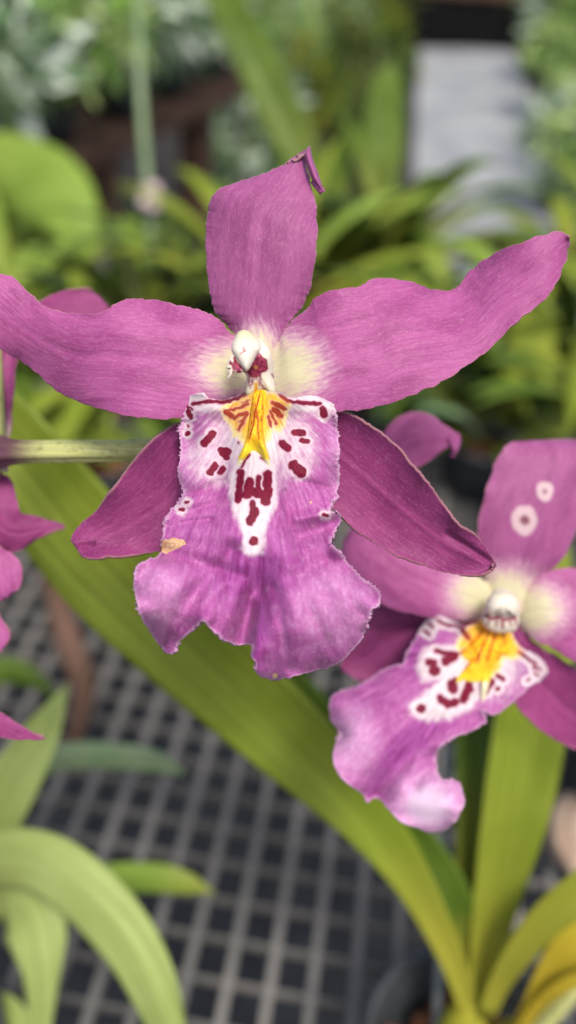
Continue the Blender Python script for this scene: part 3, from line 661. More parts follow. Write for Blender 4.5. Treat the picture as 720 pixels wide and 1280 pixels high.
def crest(lip, org, Z0, outline, spots, ztop, h, centre, lowf, prongs):
    """raised yellow callus with two forward teeth"""
    o = dome('crest', lip, org, outline, Z0, ztop, h, 1.5, M_CREST, {'spot': lambda P: strokes(P, spots), 'low': lowf}, n=120, rings=26, centre=centre, power=.7, lump=.35)
    return o
Z1c = lambda x, y: lip_depth1(np.atleast_1d(np.asarray(x, float)), np.atleast_1d(np.asarray(y, float)), 0, 0).reshape(np.shape(x)) * 1.0 + .5
SPC = [K4(3.5, (342, 372), (322, 450), (318, 490), (300, 552)), K4(3.2, (322, 400), (336, 470), (334, 520), (340, 556)), K4(4, (296, 566)), K4(2.5, (356, 372), (352, 430)), K4(2, (308, 400), (303, 470))]
crest(lip, fc, D0, C4((316, 358), (345, 350), (375, 358), (372, 400), (366, 440), (360, 480), (362, 520), (368, 560), (376, 600), (390, 650), (390, 678), (374, 668), (352, 634), (330, 616),
                      (308, 614), (284, 638), (258, 670), (244, 668), (252, 630), (272, 590), (284, 540), (290, 500), (298, 450), (306, 410)),
      SPC, Z1c, 2.6, C4((325, 490))[0], lambda P: sst(P[:, 1], 520, 572) + .9 * sst(P[:, 1], 570, 583), None)

C8 = lambda *q: [(270 + x / 8, 400 + y / 8) for x, y in q]
def K8(r, *q): return (r / 8, *C8(*q))
zero = lambda P: np.zeros(len(P)); neg = lambda P: np.full(len(P), -9.0)
body = dome('column', F1, fc, C8((330, 200), (420, 180), (500, 240), (550, 320), (570, 430), (580, 540), (590, 640), (596, 740), (560, 760), (500, 720), (400, 730), (340, 760), (296, 740), (305, 640), (300, 560), (250, 480), (230, 400), (260, 300)),
     D0, lambda x, y: -1.0 - 2.2 * sst(np.asarray(y, float), 478, 440), 2.0, 3, M_COL,
     {'spot': lambda P: np.maximum(strokes(P, [K8(9, (335, 560), (330, 620), (345, 680)), K8(8, (375, 560), (380, 600)), K8(9, (440, 560), (450, 640), (490, 700)), K8(10, (360, 600), (365, 640)), K8(6, (400, 560), (405, 590)), K8(7, (420, 600), (440, 660)), K8(7, (560, 540), (575, 575))]),
                                   1.6 * polyd(P, C8((180, 345), (240, 330), (440, 325), (470, 370), (510, 395), (515, 440), (525, 490), (500, 515), (455, 530), (440, 570), (350, 575), (300, 520), (200, 535), (170, 450)))),
      'green': lambda P: sst(P[:, 1], 425, 410) * .5 + .5 * sst(P[:, 1], 470, 492), 'yellow': lambda P: np.maximum(.9 - .45 * np.hypot(P[:, 0] - 320, P[:, 1] - 459), strokes(P, [K8(22, (400, 640), (400, 720))]))},
     n=90, rings=18)
wing_att = {'spot': lambda P: 8.6 - .85 * np.hypot(P[:, 0] - 298, P[:, 1] - 456) + 1.8 * WN(8, 7, .9)(P[:, 0], P[:, 1]), 'green': zero, 'yellow': neg}
dome('wing', body, fc, C8((180, 345), (205, 400), (240, 450), (290, 505), (250, 528), (205, 532), (180, 520), (160, 560), (120, 600), (105, 585), (130, 545), (105, 540), (135, 495), (100, 480), (130, 430), (108, 425), (130, 385), (160, 350)),
     D0, lambda x, y: -5.6 + 0 * np.asarray(x, float), .7, .4, M_COL, wing_att, n=80, rings=8, centre=C8((185, 460))[0])
dome('cap', body, fc, C8((270, 95), (220, 122), (180, 190), (155, 260), (160, 320), (200, 385), (250, 460), (285, 500), (310, 512), (340, 480), (380, 410), (420, 335), (450, 300), (455, 255), (430, 200), (370, 140), (320, 105)),
     D0, lambda x, y: -5.9 + .03 * (np.asarray(x, float) - 305) + .05 * (460 - np.asarray(y, float)), 2.3, 1.2, M_COL,
     {'spot': lambda P: strokes(P, [K8(9, (272, 280), (288, 312)), K8(6, (285, 312), (248, 335))]), 'green': lambda P: sst(P[:, 1], 432, 412), 'yellow': neg}, n=90, rings=18, lump=.06)
print('F1 done')

# ------------------------------------------------------------------ second flower, lower right and a little farther away
D2 = 0.162
C5 = lambda *q: [(400 + x / 2.25, 500 + y / 2.25) for x, y in q]
def K5(r, *q): return (r / 2.25, *C5(*q))
fc2 = W3(628, 765, D2 + .004)
F2 = empty('orchid_flower', fc2, 'blurred magenta orchid flower at lower right with two pale rings on its upright sepal', 'flower', 'orchid flowers')
make_petal('dorsal_sepal', F2, C5((475, 600), (465, 520), (445, 455), (439, 400), (447, 330), (468, 250), (492, 180), (520, 130), (545, 117)),
    C5((565, 600), (600, 510), (660, 470), (698, 420), (735, 330), (765, 250), (790, 180), (790, 120), (700, 108)), [6, 4, 2, 1, 2, 5], D2, M_DORSAL, cup=2.0, twist=[0, 0, 1], seed=61, nv=150, nu=90,
    pale=[(*C5((520, 545))[0], 48, 34, 0)], rings=[(*C5((575, 338))[0], 15.5, 6.2), (*C5((632, 256))[0], 10.5, 3.4)])
make_petal('petal', F2, C5((520, 540), (480, 515), (400, 470), (300, 400), (215, 320), (175, 240), (165, 160), (180, 95), (215, 52), (262, 33), (310, 40), (355, 72), (388, 95)),
    C5((500, 650), (430, 625), (330, 615), (240, 598), (170, 572), (110, 520), (60, 440), (100, 360), (200, 280), (262, 200), (310, 168), (345, 140), (385, 122)),
    [7, 3, 2, 3, 6, 8, 8, 7], D2, M_PETAL, cup=1.2, seed=71, nv=170, nu=80, pale=[(*C5((450, 545))[0], 40, 36, 0)], rip=.3, crease=.2,
    extra=[(C5((345, 105), (360, 125), (372, 150), (370, 160)), C5((392, 92), (396, 112), (390, 140), (376, 160)), [7, 6, 6, 7], 1)])
make_petal('petal', F2, C5((560, 560), (580, 520), (610, 494), (650, 478), (700, 472), (770, 478), (850, 500), (930, 540), (1000, 600)),
    C5((560, 640), (590, 668), (640, 695), (690, 722), (740, 745), (800, 760), (880, 740), (950, 690), (1002, 610)),
    [7, 3, 2, 2, 4, 6], D2, M_PETAL, cup=1.6, twist=[0, -1, 1, 0], seed=81, nv=130, nu=80, pale=[(*C5((598, 590))[0], 42, 34, 0)])
make_petal('lateral_sepal', F2, C5((480, 610), (400, 600), (300, 570), (210, 560), (150, 585), (100, 650), (70, 715), (58, 750)),
    C5((500, 680), (440, 700), (380, 700), (300, 720), (220, 770), (160, 800), (100, 785), (64, 762)), [8, 9, 11, 13, 14, 14], D2, M_SEPAL, cup=-1.6, seed=91, nv=110, nu=60)
make_petal('lateral_sepal', F2, C5((560, 630), (610, 690), (660, 720), (720, 760), (790, 830), (850, 910), (880, 960), (885, 1010)),
    C5((500, 690), (520, 770), (545, 840), (580, 890), (630, 935), (700, 975), (790, 1005), (875, 1018)), [8, 8, 9, 10, 12, 13], D2, M_SEPAL, cup=-1.8, twist=[0, 1, 2, 1], seed=101, nv=120, nu=70)
SP2 = [K5(4, (330, 618), (352, 632), (400, 638), (440, 622)), K5(4.5, (306, 628), (318, 640)), K5(4.5, (292, 648), (308, 660)), K5(7, (326, 705), (348, 712), (386, 714)), K5(13, (352, 735), (376, 722)),
       K5(10, (304, 737), (322, 740)), K5(17, (322, 760)), K5(15, (372, 800), (374, 812)), K5(10, (384, 790)), K5(12, (340, 842), (362, 856), (380, 850)), K5(11, (338, 838)),
       K5(12, (420, 800), (404, 842)), K5(10, (422, 815)), K5(14, (284, 868)), K5(8, (484, 790), (466, 822)), K5(7, (500, 776), (516, 786)), K5(7, (500, 812)),
       K5(5, (560, 708), (590, 732), (606, 742)), K5(3.5, (600, 752), (620, 758)), K5(3, (602, 768), (614, 774)), K5(3, (580, 790), (590, 785)),
       K5(7, (402, 650), (420, 672)), K5(5, (400, 712), (415, 700))]
YEL2 = C5((405, 650), (440, 618), (470, 605), (530, 615), (548, 670), (575, 715), (540, 730), (515, 725), (505, 760), (470, 790), (430, 790), (400, 785), (420, 740), (395, 715), (385, 690))
HAL2 = C5((295, 700), (390, 690), (420, 770), (450, 830), (420, 870), (360, 895), (300, 900), (262, 885), (252, 860), (300, 825), (350, 780), (290, 790), (276, 750))
def fields2(P):
    P = warp(P, .6, 77, 10.0); sp = strokes(P, SP2); X, Y = P[:, 0], P[:, 1]
    q = (P - np.array([400, 500])) * 2.25; x, y = q[:, 0], q[:, 1]
    top = np.maximum(strokes(q, [(26, (300, 640), (340, 618), (440, 640)), (24, (545, 680), (600, 720), (640, 765), (610, 790))]) / 22, 0)
    white = np.clip(np.maximum.reduce([sst(sp, -8, -3), sst(polyd(P, HAL2), -9, 5), np.clip(top, 0, 1), np.clip(1.3 - np.hypot((x - 470) / 110, (y - 740) / 110), 0, 1)]), 0, 1)
    yel = sst(polyd(P, YEL2), -6, 6) * 1.2
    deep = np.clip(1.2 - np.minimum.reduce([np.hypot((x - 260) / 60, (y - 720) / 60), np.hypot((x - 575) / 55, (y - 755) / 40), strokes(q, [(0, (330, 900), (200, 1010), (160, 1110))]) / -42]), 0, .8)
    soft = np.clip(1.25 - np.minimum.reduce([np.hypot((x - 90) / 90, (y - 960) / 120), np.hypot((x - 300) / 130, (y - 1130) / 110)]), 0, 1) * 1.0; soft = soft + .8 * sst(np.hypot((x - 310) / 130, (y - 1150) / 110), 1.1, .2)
    return {'spot': sp, 'white': white, 'yellow': yel, 'deep': deep, 'soft': soft, 'scar': np.full(len(P), -9.)}
def lip_depth2(X, Y, u, t):
    x, y = (X - 400) * 2.25, (Y - 500) * 2.25
    s = ((500 - x) * .53 + (y - 620) * .85); c = (x - 500) * .85 + (y - 620) * .53      # along / across
    d = 3 - 5.5 * sst(s, 0, 200) - 4.0 * sst(s, 200, 450) + 2 * sst(s, 520, 680)
    d += 3.2 * (c / 190)**2
    d += 2.6 * np.exp(-(dseg(x, y, (330, 900), (150, 1120)) / 34)**2) * sst(s, 250, 380)
    d += 1.8 * np.exp(-(dseg(x, y, (325, 1000), (260, 1080)) / 26)**2)
    d -= 1.8 * g2(x, y, 90, 940, 70) + 2.0 * g2(x, y, 300, 1130, 80)
    return d
lip2, _ = make_lip(F2,
    C5((300, 618), (325, 606), (350, 612), (375, 624), (405, 634), (435, 624), (462, 610), (500, 612), (532, 626), (545, 668), (570, 700), (605, 714), (632, 736)),
    C5((24, 862), (32, 905), (60, 940), (46, 958), (36, 1005), (55, 1052), (95, 1090), (125, 1112), (133, 1130), (152, 1118), (172, 1126), (188, 1148), (230, 1186), (300, 1214), (345, 1212), (383, 1182)),
    C5((300, 618), (282, 650), (262, 682), (246, 712), (235, 742), (205, 748), (175, 762), (140, 786), (100, 806), (60, 818), (34, 835), (24, 862)),
    C5((632, 736), (642, 762), (620, 786), (590, 802), (555, 838), (520, 866), (490, 884), (455, 872), (462, 905), (420, 932), (370, 950), (338, 972), (324, 1000), (328, 1045), (348, 1070), (372, 1066), (394, 1085), (404, 1130), (383, 1182)),
    D2, lip_depth2, 190, 220, fields2, 3.2, 3.0, .8, (C5((500, 600))[0], C5((200, 1100))[0]), seed=25)
Z2c = lambda x, y: lip_depth2(np.atleast_1d(np.asarray(x, float)), np.atleast_1d(np.asarray(y, float)), 0, 0).reshape(np.shape(x)) + .3
crest(lip2, fc2, D2, C5((455, 618), (500, 605), (528, 628), (545, 690), (528, 718), (520, 700), (505, 740), (490, 745), (476, 800), (462, 845), (452, 842), (455, 798), (432, 796), (400, 790), (384, 802), (380, 790), (405, 755), (418, 735), (398, 716), (412, 690), (420, 660)),
      [K5(3, (480, 640), (455, 700), (440, 740)), K5(3, (500, 640), (480, 700), (470, 735)), K5(3, (465, 640), (425, 690)), K5(3, (515, 640), (520, 690)), K5(3, (448, 640), (412, 680))],
      Z2c, 2.2, C5((470, 700))[0], lambda P: sst(P[:, 1], 500 + 700 / 2.25, 500 + 790 / 2.25) * .9 + .8 * sst(P[:, 1], 500 + 785 / 2.25, 500 + 800 / 2.25), None)
body2 = dome('column', F2, fc2, C5((470, 560), (500, 530), (545, 545), (560, 600), (556, 640), (530, 655), (480, 650), (455, 620)), D2, lambda x, y: -1.5 + 0 * np.asarray(x, float), 3.0, 3, M_COL,
     {'spot': lambda P: strokes(P, [K5(5, (466, 606), (484, 616), (500, 610), (522, 618), (550, 612)), K5(3, (476, 612), (472, 632)), K5(3, (498, 612), (496, 636)), K5(4, (512, 618), (514, 640)), K5(3, (532, 616), (538, 634)), K5(3, (548, 612), (552, 632))]), 'green': zero, 'yellow': neg}, n=60, rings=12)
dome('cap', body2, fc2, C5((512, 535), (480, 548), (465, 580), (472, 604), (492, 600), (512, 608), (535, 602), (552, 608), (562, 580), (548, 548)), D2, lambda x, y: -4.2 + 0 * np.asarray(x, float), 3.2, 2, M_COL,
     {'spot': neg, 'green': lambda P: .4 * sst(P[:, 1], 752, 742), 'yellow': neg}, n=60, rings=12, lump=.05)

# ------------------------------------------------------------------ third flower, cut by the left edge
D3 = 0.156
fc3 = W3(-28, 572, D3 + .002)
F3 = empty('orchid_flower', fc3, 'blurred plum orchid flower cut off by the left edge, seen from its side', 'flower', 'orchid flowers')
make_petal('petal', F3, [(-30, 590), (-34, 540), (-30, 490), (-18, 440), (5, 405), (30, 385), (58, 372), (78, 364), (100, 361), (114, 364)],
    [(10, 590), (12, 552), (17, 500), (21, 455), (36, 430), (60, 420), (90, 412), (120, 402), (136, 388), (126, 371)], [1, 0, 1, 3, 5, 6], D3, M_SEPAL, cup=1, seed=111, nv=120, nu=50, pale=[(0, 560, 26, 34, 0)])
make_petal('petal', F3, [(-20, 580), (5, 592), (14, 600), (20, 622), (26, 641), (45, 644), (62, 650), (80, 655)],
    [(-60, 590), (-50, 640), (-30, 680), (0, 690), (24, 688), (45, 676), (64, 664), (81, 659)], [2, 0, -1, 0, 2, 3], D3, M_SEPAL, cup=1.2, seed=121, nv=100, nu=50)
make_petal('lip', F3, [(-60, 620), (-30, 660), (0, 686), (14, 692), (24, 702), (28, 722), (26, 736), (8, 742), (-6, 768), (6, 780), (12, 796), (8, 808)],
    [(-90, 640), (-95, 690), (-90, 730), (-80, 760), (-60, 790), (-50, 800), (-40, 812), (-30, 818), (-20, 818), (-12, 818), (-5, 816), (2, 812)], [0, -3, -4, -3, -2], D3, M_PETAL, cup=1.2, seed=131, nv=130, nu=60, rim=None) if False else \
make_petal('lip', F3, [(-50, 620), (-25, 655), (2, 684), (16, 692), (25, 704), (28, 722), (22, 737), (4, 743), (-2, 762), (6, 778), (12, 795), (6, 808)],
    [(-90, 640), (-95, 690), (-90, 730), (-80, 760), (-60, 790), (-50, 800), (-40, 812), (-30, 818), (-20, 818), (-12, 818), (-5, 816), (2, 812)], [0, -3, -4, -3, -2], D3, M_PETAL, cup=1.2, seed=131, nv=130, nu=60)
make_petal('lateral_sepal', F3, [(-60, 610), (-110, 700), (-120, 800), (-70, 860), (-20, 880), (0, 889), (20, 903), (40, 915), (55, 923)],
    [(-80, 600), (-150, 700), (-160, 820), (-110, 890), (-50, 912), (-10, 919), (10, 924), (35, 926), (56, 925)], [3, 1, -2, -5, -8, -9], D3, M_SEPAL, cup=.8, seed=141, nv=110, nu=30)
dome('column', F3, fc3, [(-50, 560), (-40, 535), (-20, 530), (-4, 545), (2, 575), (-8, 600), (-30, 612), (-48, 595)], D3, lambda x, y: 0 * np.asarray(x, float), 3.2, 3, M_COL,
     {'spot': neg, 'green': lambda P: np.ones(len(P)), 'yellow': neg}, n=40, rings=10)

# ------------------------------------------------------------------ flower spike with its side stalk
base_pt = W3(-40, 1010, .30)
spike = empty('flower_spike', W3(-190, 1290, .315), 'green ribbed flower stalk running behind the front flower from the left edge', 'stalk')
org = np.array(spike.location)
ax = [W3(-190, 1290, .315), W3(-190, 1100, .27), W3(-120, 850, .205), W3(-45, 680, .163), (W3(-12, 575, .1535)), W3(-8, 460, .156), W3(-20, 250, .170), W3(-60, 60, .19)]
tube('stem', ax, [.0032, .003, .0026, .0021, .0019, .0015, .0012, .0008], M_STEM, spike, org, ribs=5, steps=120)
pd = [W3(-14, 566, .1530), W3(2, 565, .1505), W3(25, 565, .149), W3(100, 564, .146), W3(187, 562, .143), W3(250, 548, .1425), W3(300, 520, .142), W3(328, 495, .139)]
tube('pedicel', pd, np.array([.0026, .0028, .00205, .0019, .0018, .0018, .0020, .0022]) * .98, M_STEM, spike, org, n=40, ribs=6, young=(1, .75, .30, .0, 0, 0, 0, 0, 0), steps=120)
tube('pedicel', [W3(-12, 590, .154), W3(-22, 585, .153), W3(-32, 578, .1545)], [.002, .0018, .002], M_STEM, spike, org, steps=12)

#@@PLANTS
# ------------------------------------------------------------------ near potted orchid, bottom right
def bark_bed(name, c, r, parent, org, seed, mat=None, n=90):
    rr = random.Random(seed); V, Fc = [], []
    for _ in range(n):
        a = rr.uniform(0, 2 * math.pi); q = r * math.sqrt(rr.random()); s = rr.uniform(.12, .24) * r
        m = Matrix.Rotation(rr.uniform(0, 6), 3, 'Z') @ Matrix.Rotation(rr.uniform(-.8, .8), 3, 'X')
        cc = Vector((c[0] + q * math.cos(a), c[1] + q * math.sin(a), c[2] + rr.uniform(-.05, .06) * r)); b = len(V)
        for x in (-1, 1):
            for y in (-.7, .7):
                for z in (-.4, .4): V.append(cc + m @ Vector((x * rr.uniform(.7, 1.1), y * rr.uniform(.7, 1.1), z)) * s)
        Fc += [tuple(b + i for i in f) for f in ((0, 1, 3, 2), (4, 6, 7, 5), (0, 4, 5, 1), (2, 3, 7, 6), (0, 2, 6, 4), (1, 5, 7, 3))]
    o = mesh_obj(name, [tuple(v) for v in V], Fc, mat or M_BARK, parent, org, smooth=False); return o

def pot_at(parent, org, c, r, h, seed=0, mat=None):
    mat = mat or M_BLACK
    lathe('pot', [(r * .72, 0), (r * .93, h * .86), (r * .93, h * .87), (r * 1.03, h * .875), (r * 1.05, h * .99), (r * 1.03, h), (r * .985, h), (r * .965, h * .97), (r * .90, h * .6), (r * .86, h * .55)], c, mat, parent, org)
    o = bark_bed('bark', (c[0], c[1], c[2] + h * .70), r * .74, parent, org, seed)

rz = .072; pc = on_plane(590, 1322, rz); pbase = (pc[0], pc[1], .002)
T1 = empty('potted_orchid', pbase, 'near potted orchid at bottom right with long olive strap leaves in a black pot', 'potted plant', 'potted orchids')
o1 = np.array(T1.location); pot_at(T1, o1, pbase, .0345, rz, 4)
Zb = float((W3(590, 1262, 1) - CAM) @ FW); zb = .268
strap_px('leaf', [(586, 1262, zb, 24), (570, 1212, .262, 30), (542, 1150, .255, 38), (503, 1080, .247, 54), (446, 1006, .240, 76), (352, 912, .232, 104), (242, 808, .225, 124), (130, 700, .219, 132), (40, 590, .214, 122), (-60, 470, .212, 90), (-150, 390, .215, 20)],
         M_L_OLIVE, T1, o1, fold=.30, young=(1, .9, .35, 0, 0, 0, 0, 0), steps=90, seed=3)
strap_px('leaf', [(592, 1262, .272, 24), (585, 1190, .268, 36), (560, 1120, .262, 56), (510, 1050, .262, 66), (430, 960, .262, 84), (340, 860, .266, 100), (230, 760, .27, 96), (160, 690, .275, 70), (100, 630, .28, 10)],
         M_L_DEEP, T1, o1, fold=.35, young=(1, .6, 0, 0, 0, 0), steps=80, seed=4)
strap_px('leaf', [(600, 1262, .270, 30), (608, 1180, .266, 44), (622, 1100, .262, 62), (642, 1000, .258, 84), (658, 900, .256, 90), (672, 800, .258, 80), (690, 690, .262, 50), (700, 620, .27, 6)],
         M_L_OLIVE, T1, o1, fold=.45, young=(1, .7, .2, 0, 0, 0), steps=70, seed=5)
strap_px('leaf', [(584, 1262, .276, 26), (580, 1180, .274, 34), (588, 1090, .272, 42), (592, 1000, .272, 46), (590, 920, .275, 48), (582, 840, .28, 40), (570, 760, .29, 8)],
         M_L_DEEP, T1, o1, fold=.4, young=(1, .5, 0, 0), steps=60, seed=6)
strap_px('leaf', [(606, 1272, .264, 20), (622, 1232, .258, 26), (644, 1195, .250, 34), (675, 1155, .243, 42), (715, 1120, .238, 50), (770, 1085, .236, 50), (830, 1075, .24, 40), (880, 1090, .25, 6)],
         M_L_OLIVE, T1, o1, fold=.3, young=(1, .7, .3, .1, 0), steps=60, seed=7)
strap_px('leaf', [(640, 1300, .262, 18), (662, 1262, .257, 24), (690, 1215, .252, 42), (720, 1175, .248, 56), (760, 1130, .25, 60), (810, 1100, .25, 10)],
         M_L_YEL, T1, o1, fold=.3, young=(1, .8, .5, .2, 0), steps=50, seed=8)
strap_px('leaf', [(650, 1290, .258, 14), (672, 1258, .252, 16), (700, 1235, .246, 18), (740, 1215, .242, 20), (800, 1190, .24, 4)],
         M_L_YEL, T1, o1, fold=.2, young=(1, 1, .9, .8), steps=40, seed=9)
tube('pseudobulb', [W3(578, 1330, .277), W3(580, 1290, .272), W3(588, 1250, .268)], [.010, .0085, .003], M_L_YEL, T1, o1, steps=24)
tube('pseudobulb', [W3(630, 1335, .276), W3(632, 1305, .272), W3(640, 1280, .266)], [.007, .006, .002], M_L_YEL, T1, o1, steps=24)
tube('leaf', [W3(556, 1300, .28), W3(560, 1240, .279)], [.001, .0008], M_L_YEL, T1, o1, steps=6) if False else None
sk = empty('plant_stake', W3(546, 1330, .285), 'thin grey support stake behind the olive leaves of the near pot', 'stake')
tube('rod', [W3(545, 1335, .285), W3(550, 1180, .283), W3(556, 1030, .283), W3(560, 930, .285)], [.0016] * 4, M_STAKE, sk, np.array(sk.location), steps=20)
# spike of the second flower, rising from the same pot out of view
sp2 = empty('flower_spike', W3(652, 1315, .272), 'slim green flower stalk carrying the lower right flower', 'stalk')
tube('stem', [W3(652, 1315, .272), W3(780, 1150, .25), W3(830, 950, .215), W3(800, 830, .20), W3(740, 790, .190), W3(680, 775, .182), W3(634, 765, .1715)], [.0025, .0022, .002, .0018, .0016, .0016, .0018], M_STEM, sp2, np.array(sp2.location), ribs=5, steps=90)

# ------------------------------------------------------------------ near potted plant, bottom left
pc2 = on_plane(-190, 1340, .07); T2 = empty('potted_orchid', (pc2[0], pc2[1], .002), 'near potted orchid at bottom left with pale green arching leaves', 'potted plant', 'potted orchids')
o2 = np.array(T2.location); pot_at(T2, o2, (pc2[0], pc2[1], .002), .045, .07, 9)
strap_px('leaf', [(-185, 1300, .315, 26), (-130, 1190, .29, 50), (-60, 1105, .27, 66), (0, 1078, .255, 74), (60, 1088, .248, 80), (120, 1135, .243, 82), (170, 1200, .240, 80), (205, 1280, .242, 74), (230, 1370, .25, 50), (240, 1440, .26, 8)],
         M_L_PALE, T2, o2, fold=-.25, young=(1, .4, 0, 0), steps=80, seed=13)
strap_px('leaf', [(-170, 1300, .32, 20), (-90, 1190, .30, 50), (-20, 1120, .285, 76), (30, 1135, .277, 84), (48, 1200, .272, 86), (50, 1280, .275, 84), (48, 1380, .285, 60), (46, 1430, .29, 8)],
         M_L_PALE, T2, o2, fold=-.2, young=(1, .4, 0, 0), steps=70, seed=14)
strap_px('leaf', [(-190, 1300, .315, 24), (-110, 1180, .30, 46), (-40, 1080, .285, 66), (10, 990, .275, 68), (48, 925, .27, 50), (72, 880, .268, 26), (86, 850, .27, 4)],
         M_L_PALE, T2, o2, fold=.3, young=(1, .3, 0, 0), steps=60, seed=15)
strap_px('leaf', [(-190, 1300, .325, 16), (-80, 1090, .33, 26), (0, 985, .335, 32), (70, 950, .335, 34), (140, 947, .33, 34), (200, 955, .325, 30), (238, 972, .325, 8)],
         M_L_GREY, T2, o2, fold=-.3, young=(0, 0, 0), steps=60, seed=16)
strap_px('leaf', [(-180, 1320, .325, 16), (-60, 1180, .32, 26), (40, 1118, .315, 32), (120, 1102, .312, 36), (190, 1100, .31, 38), (240, 1108, .31, 34), (270, 1118, .312, 12)],
         M_L_BRIGHT, T2, o2, fold=-.3, young=(0, 0, 0, 0, .9), steps=60, seed=17)
strap_px('leaf', [(-200, 1290, .33, 16), (-150, 1050, .35, 30), (-60, 880, .36, 36), (0, 840, .365, 34), (45, 852, .365, 26), (76, 880, .37, 6)],
         M_L_DEEP, T2, o2, fold=-.3, young=(0, 0, 0), steps=50, seed=18)
strap_px('leaf', [(-150, 1340, .32, 20), (-60, 1290, .30, 40), (-10, 1270, .29, 54), (20, 1300, .285, 50), (30, 1360, .29, 8)], M_L_PALE, T2, o2, fold=-.2, steps=40, seed=19)
# brown old stalk lying on the grating
bs = empty('dry_stalk', W3(60, 720, .43), 'dry brown old stalk lying blurred on the grating at left', 'dry stalk')
tube('stem', [on_plane(62, 715, .010), on_plane(86, 800, .010), on_plane(104, 860, .010), on_plane(92, 930, .010)], [.006, .008, .007, .004], M_WOOD, bs, np.array(bs.location), steps=24)
# papery bulb at the right edge with a dark pot beyond it
bb = empty('old_bulb', on_plane(722, 1090, .004), 'papery tan old bulb lying on the grating at the right edge', 'bulb')
b0 = on_plane(722, 1095, .016); b1 = on_plane(722, 985, .02)
tube('bulb_skin', [b0, b0 * .7 + b1 * .3, b0 * .3 + b1 * .7, b1], [.003, .0135, .0115, .002], M_TAN, bb, np.array(bb.location), ribs=7, steps=30, n=28)
pq = on_plane(790, 1020, 0); T3 = empty('black_pot', (pq[0], pq[1], .002), 'empty looking black pot just past the right edge beside the tan bulb', 'pot')
lathe('pot_wall', [(.038, 0), (.048, .085), (.053, .087), (.053, .10), (.050, .10), (.046, .08), (.044, .06)], (pq[0], pq[1], .002), M_BLACK, T3, np.array(T3.location))
bark_bed('bark', (pq[0], pq[1], .08), .042, T3, np.array(T3.location), 33)

# ------------------------------------------------------------------ plants farther back
LEAFMATS = {'deep': M_L_DEEP, 'bright': M_L_BRIGHT, 'olive': M_L_OLIVE, 'grey': M_L_GREY, 'dark': M_L_DARK, 'pale': M_L_PALE, 'yellow': M_L_YEL, 'silver': M_L_GLINT, 'mix': M_L_MIX_GLINT}
def rosette(loc, n, length, width, kind, label, group, seed, lift=(55, 85), potr=.05, poth=.08, pot=True, steps=16, spread=None):
    rr = random.Random(seed); t = empty('strap_leaf_plant', loc, label, 'plant', group); org = np.array(t.location)
    if pot: pot_at(t, org, tuple(loc), potr, poth, seed)
    b = np.array(loc, float) + np.array([0, 0, poth * .9 if pot else 0])
    for k in range(n):
        az = (2 * math.pi * k / n + rr.uniform(-.3, .3)) if spread is None else R(rr.uniform(*spread))
        el = R(rr.uniform(*lift)); L = length * rr.uniform(.7, 1.1); w = width * rr.uniform(.75, 1.15); droop = rr.uniform(.9, 2.1)
        p = b.copy() + np.array([math.cos(az), math.sin(az), 0]) * potr * .25; pts = [p.copy()]; e = el; m = 7
        for i in range(m):
            e -= droop / m * (i / m + .25) * 1.3; p = p + np.array([math.cos(az) * math.cos(e), math.sin(az) * math.cos(e), math.sin(e)]) * L / m; pts.append(p.copy())
        ws = [w * q for q in (.35, .6, .85, 1, 1, .9, .6, .06)]; sd_ = np.tile([-math.sin(az), math.cos(az), 0], (m + 1, 1))
        mk = kind if rr.random() < .72 else rr.choice(['deep', 'dark', 'bright', 'olive', 'silver'])
        strap('leaf', pts, ws, sd_, LEAFMATS[mk], t, org, fold=.3, young=(1, .4, 0, 0), steps=steps, nu=5, thick=.0008, seed=seed + k, wave=.02)
    return t

def bushy(loc, h, r, n, ls, kinds, label, group, seed, name='leafy_plant'):
    """bush of many small leaves on a few stems"""
    rr = np.random.RandomState(seed); t = empty(name, loc, label, 'plant', group); org = np.array(t.location)
    pr = .07; pot_at(t, org, tuple(loc), pr, .10, seed)
    stems = []
    b = np.array(loc) + [0, 0, .09]
    for k in range(6):
        a = rr.uniform(0, 6.28); q = b + np.array([math.cos(a) * r * .6, math.sin(a) * r * .6, h * rr.uniform(.6, .9)]); stems.append((b, (b + q) / 2 + [0, 0, h * .1], q))
    for k, s_ in enumerate(stems): tube('stem', s_, [.004, .003, .0015], M_STEM, t, org, n=6, steps=8)
    V, Fc = [], []
    for i in range(n):
        d = rr.normal(size=3); d /= np.linalg.norm(d); q = rr.uniform(.25, 1)**.5
        c = b + [0, 0, h * .55] + d * np.array([r, r, h * .5]) * q * (1 + .25 * math.sin(3 * d[0] + seed) * math.sin(4 * d[2]))
        ax_ = rr.normal(size=3) * .6 + d; ax_[2] -= .1; ax_ /= np.linalg.norm(ax_); sd_ = np.cross(ax_, rr.normal(size=3)); sd_ /= np.linalg.norm(sd_); nn = np.cross(ax_, sd_)
        l = ls * rr.uniform(.5, 1.5); w = l * rr.uniform(.28, .42); k = len(V)
        V += [c, c + ax_ * l * .4 + sd_ * w / 2 + nn * w * .12, c + ax_ * l - nn * l * .12, c + ax_ * l * .4 - sd_ * w / 2 + nn * w * .12, c + ax_ * l * .5]
        Fc += [(k, k + 1, k + 4), (k + 1, k + 2, k + 4), (k + 2, k + 3, k + 4), (k + 3, k, k + 4)]
    V = np.array(V); mesh_obj('foliage', V, Fc, LEAFMATS[kinds], t, org, {'young': np.repeat((rr.uniform(size=len(V) // 5) < .42) * rr.uniform(.3, 1, len(V) // 5), 5)}, vec={'puv': np.c_[V[:, 0] * 1000, V[:, 1] * 1000, V[:, 2] * 1000]})  # random leaf mask; paints bright highlights where a glint material is used
    return t
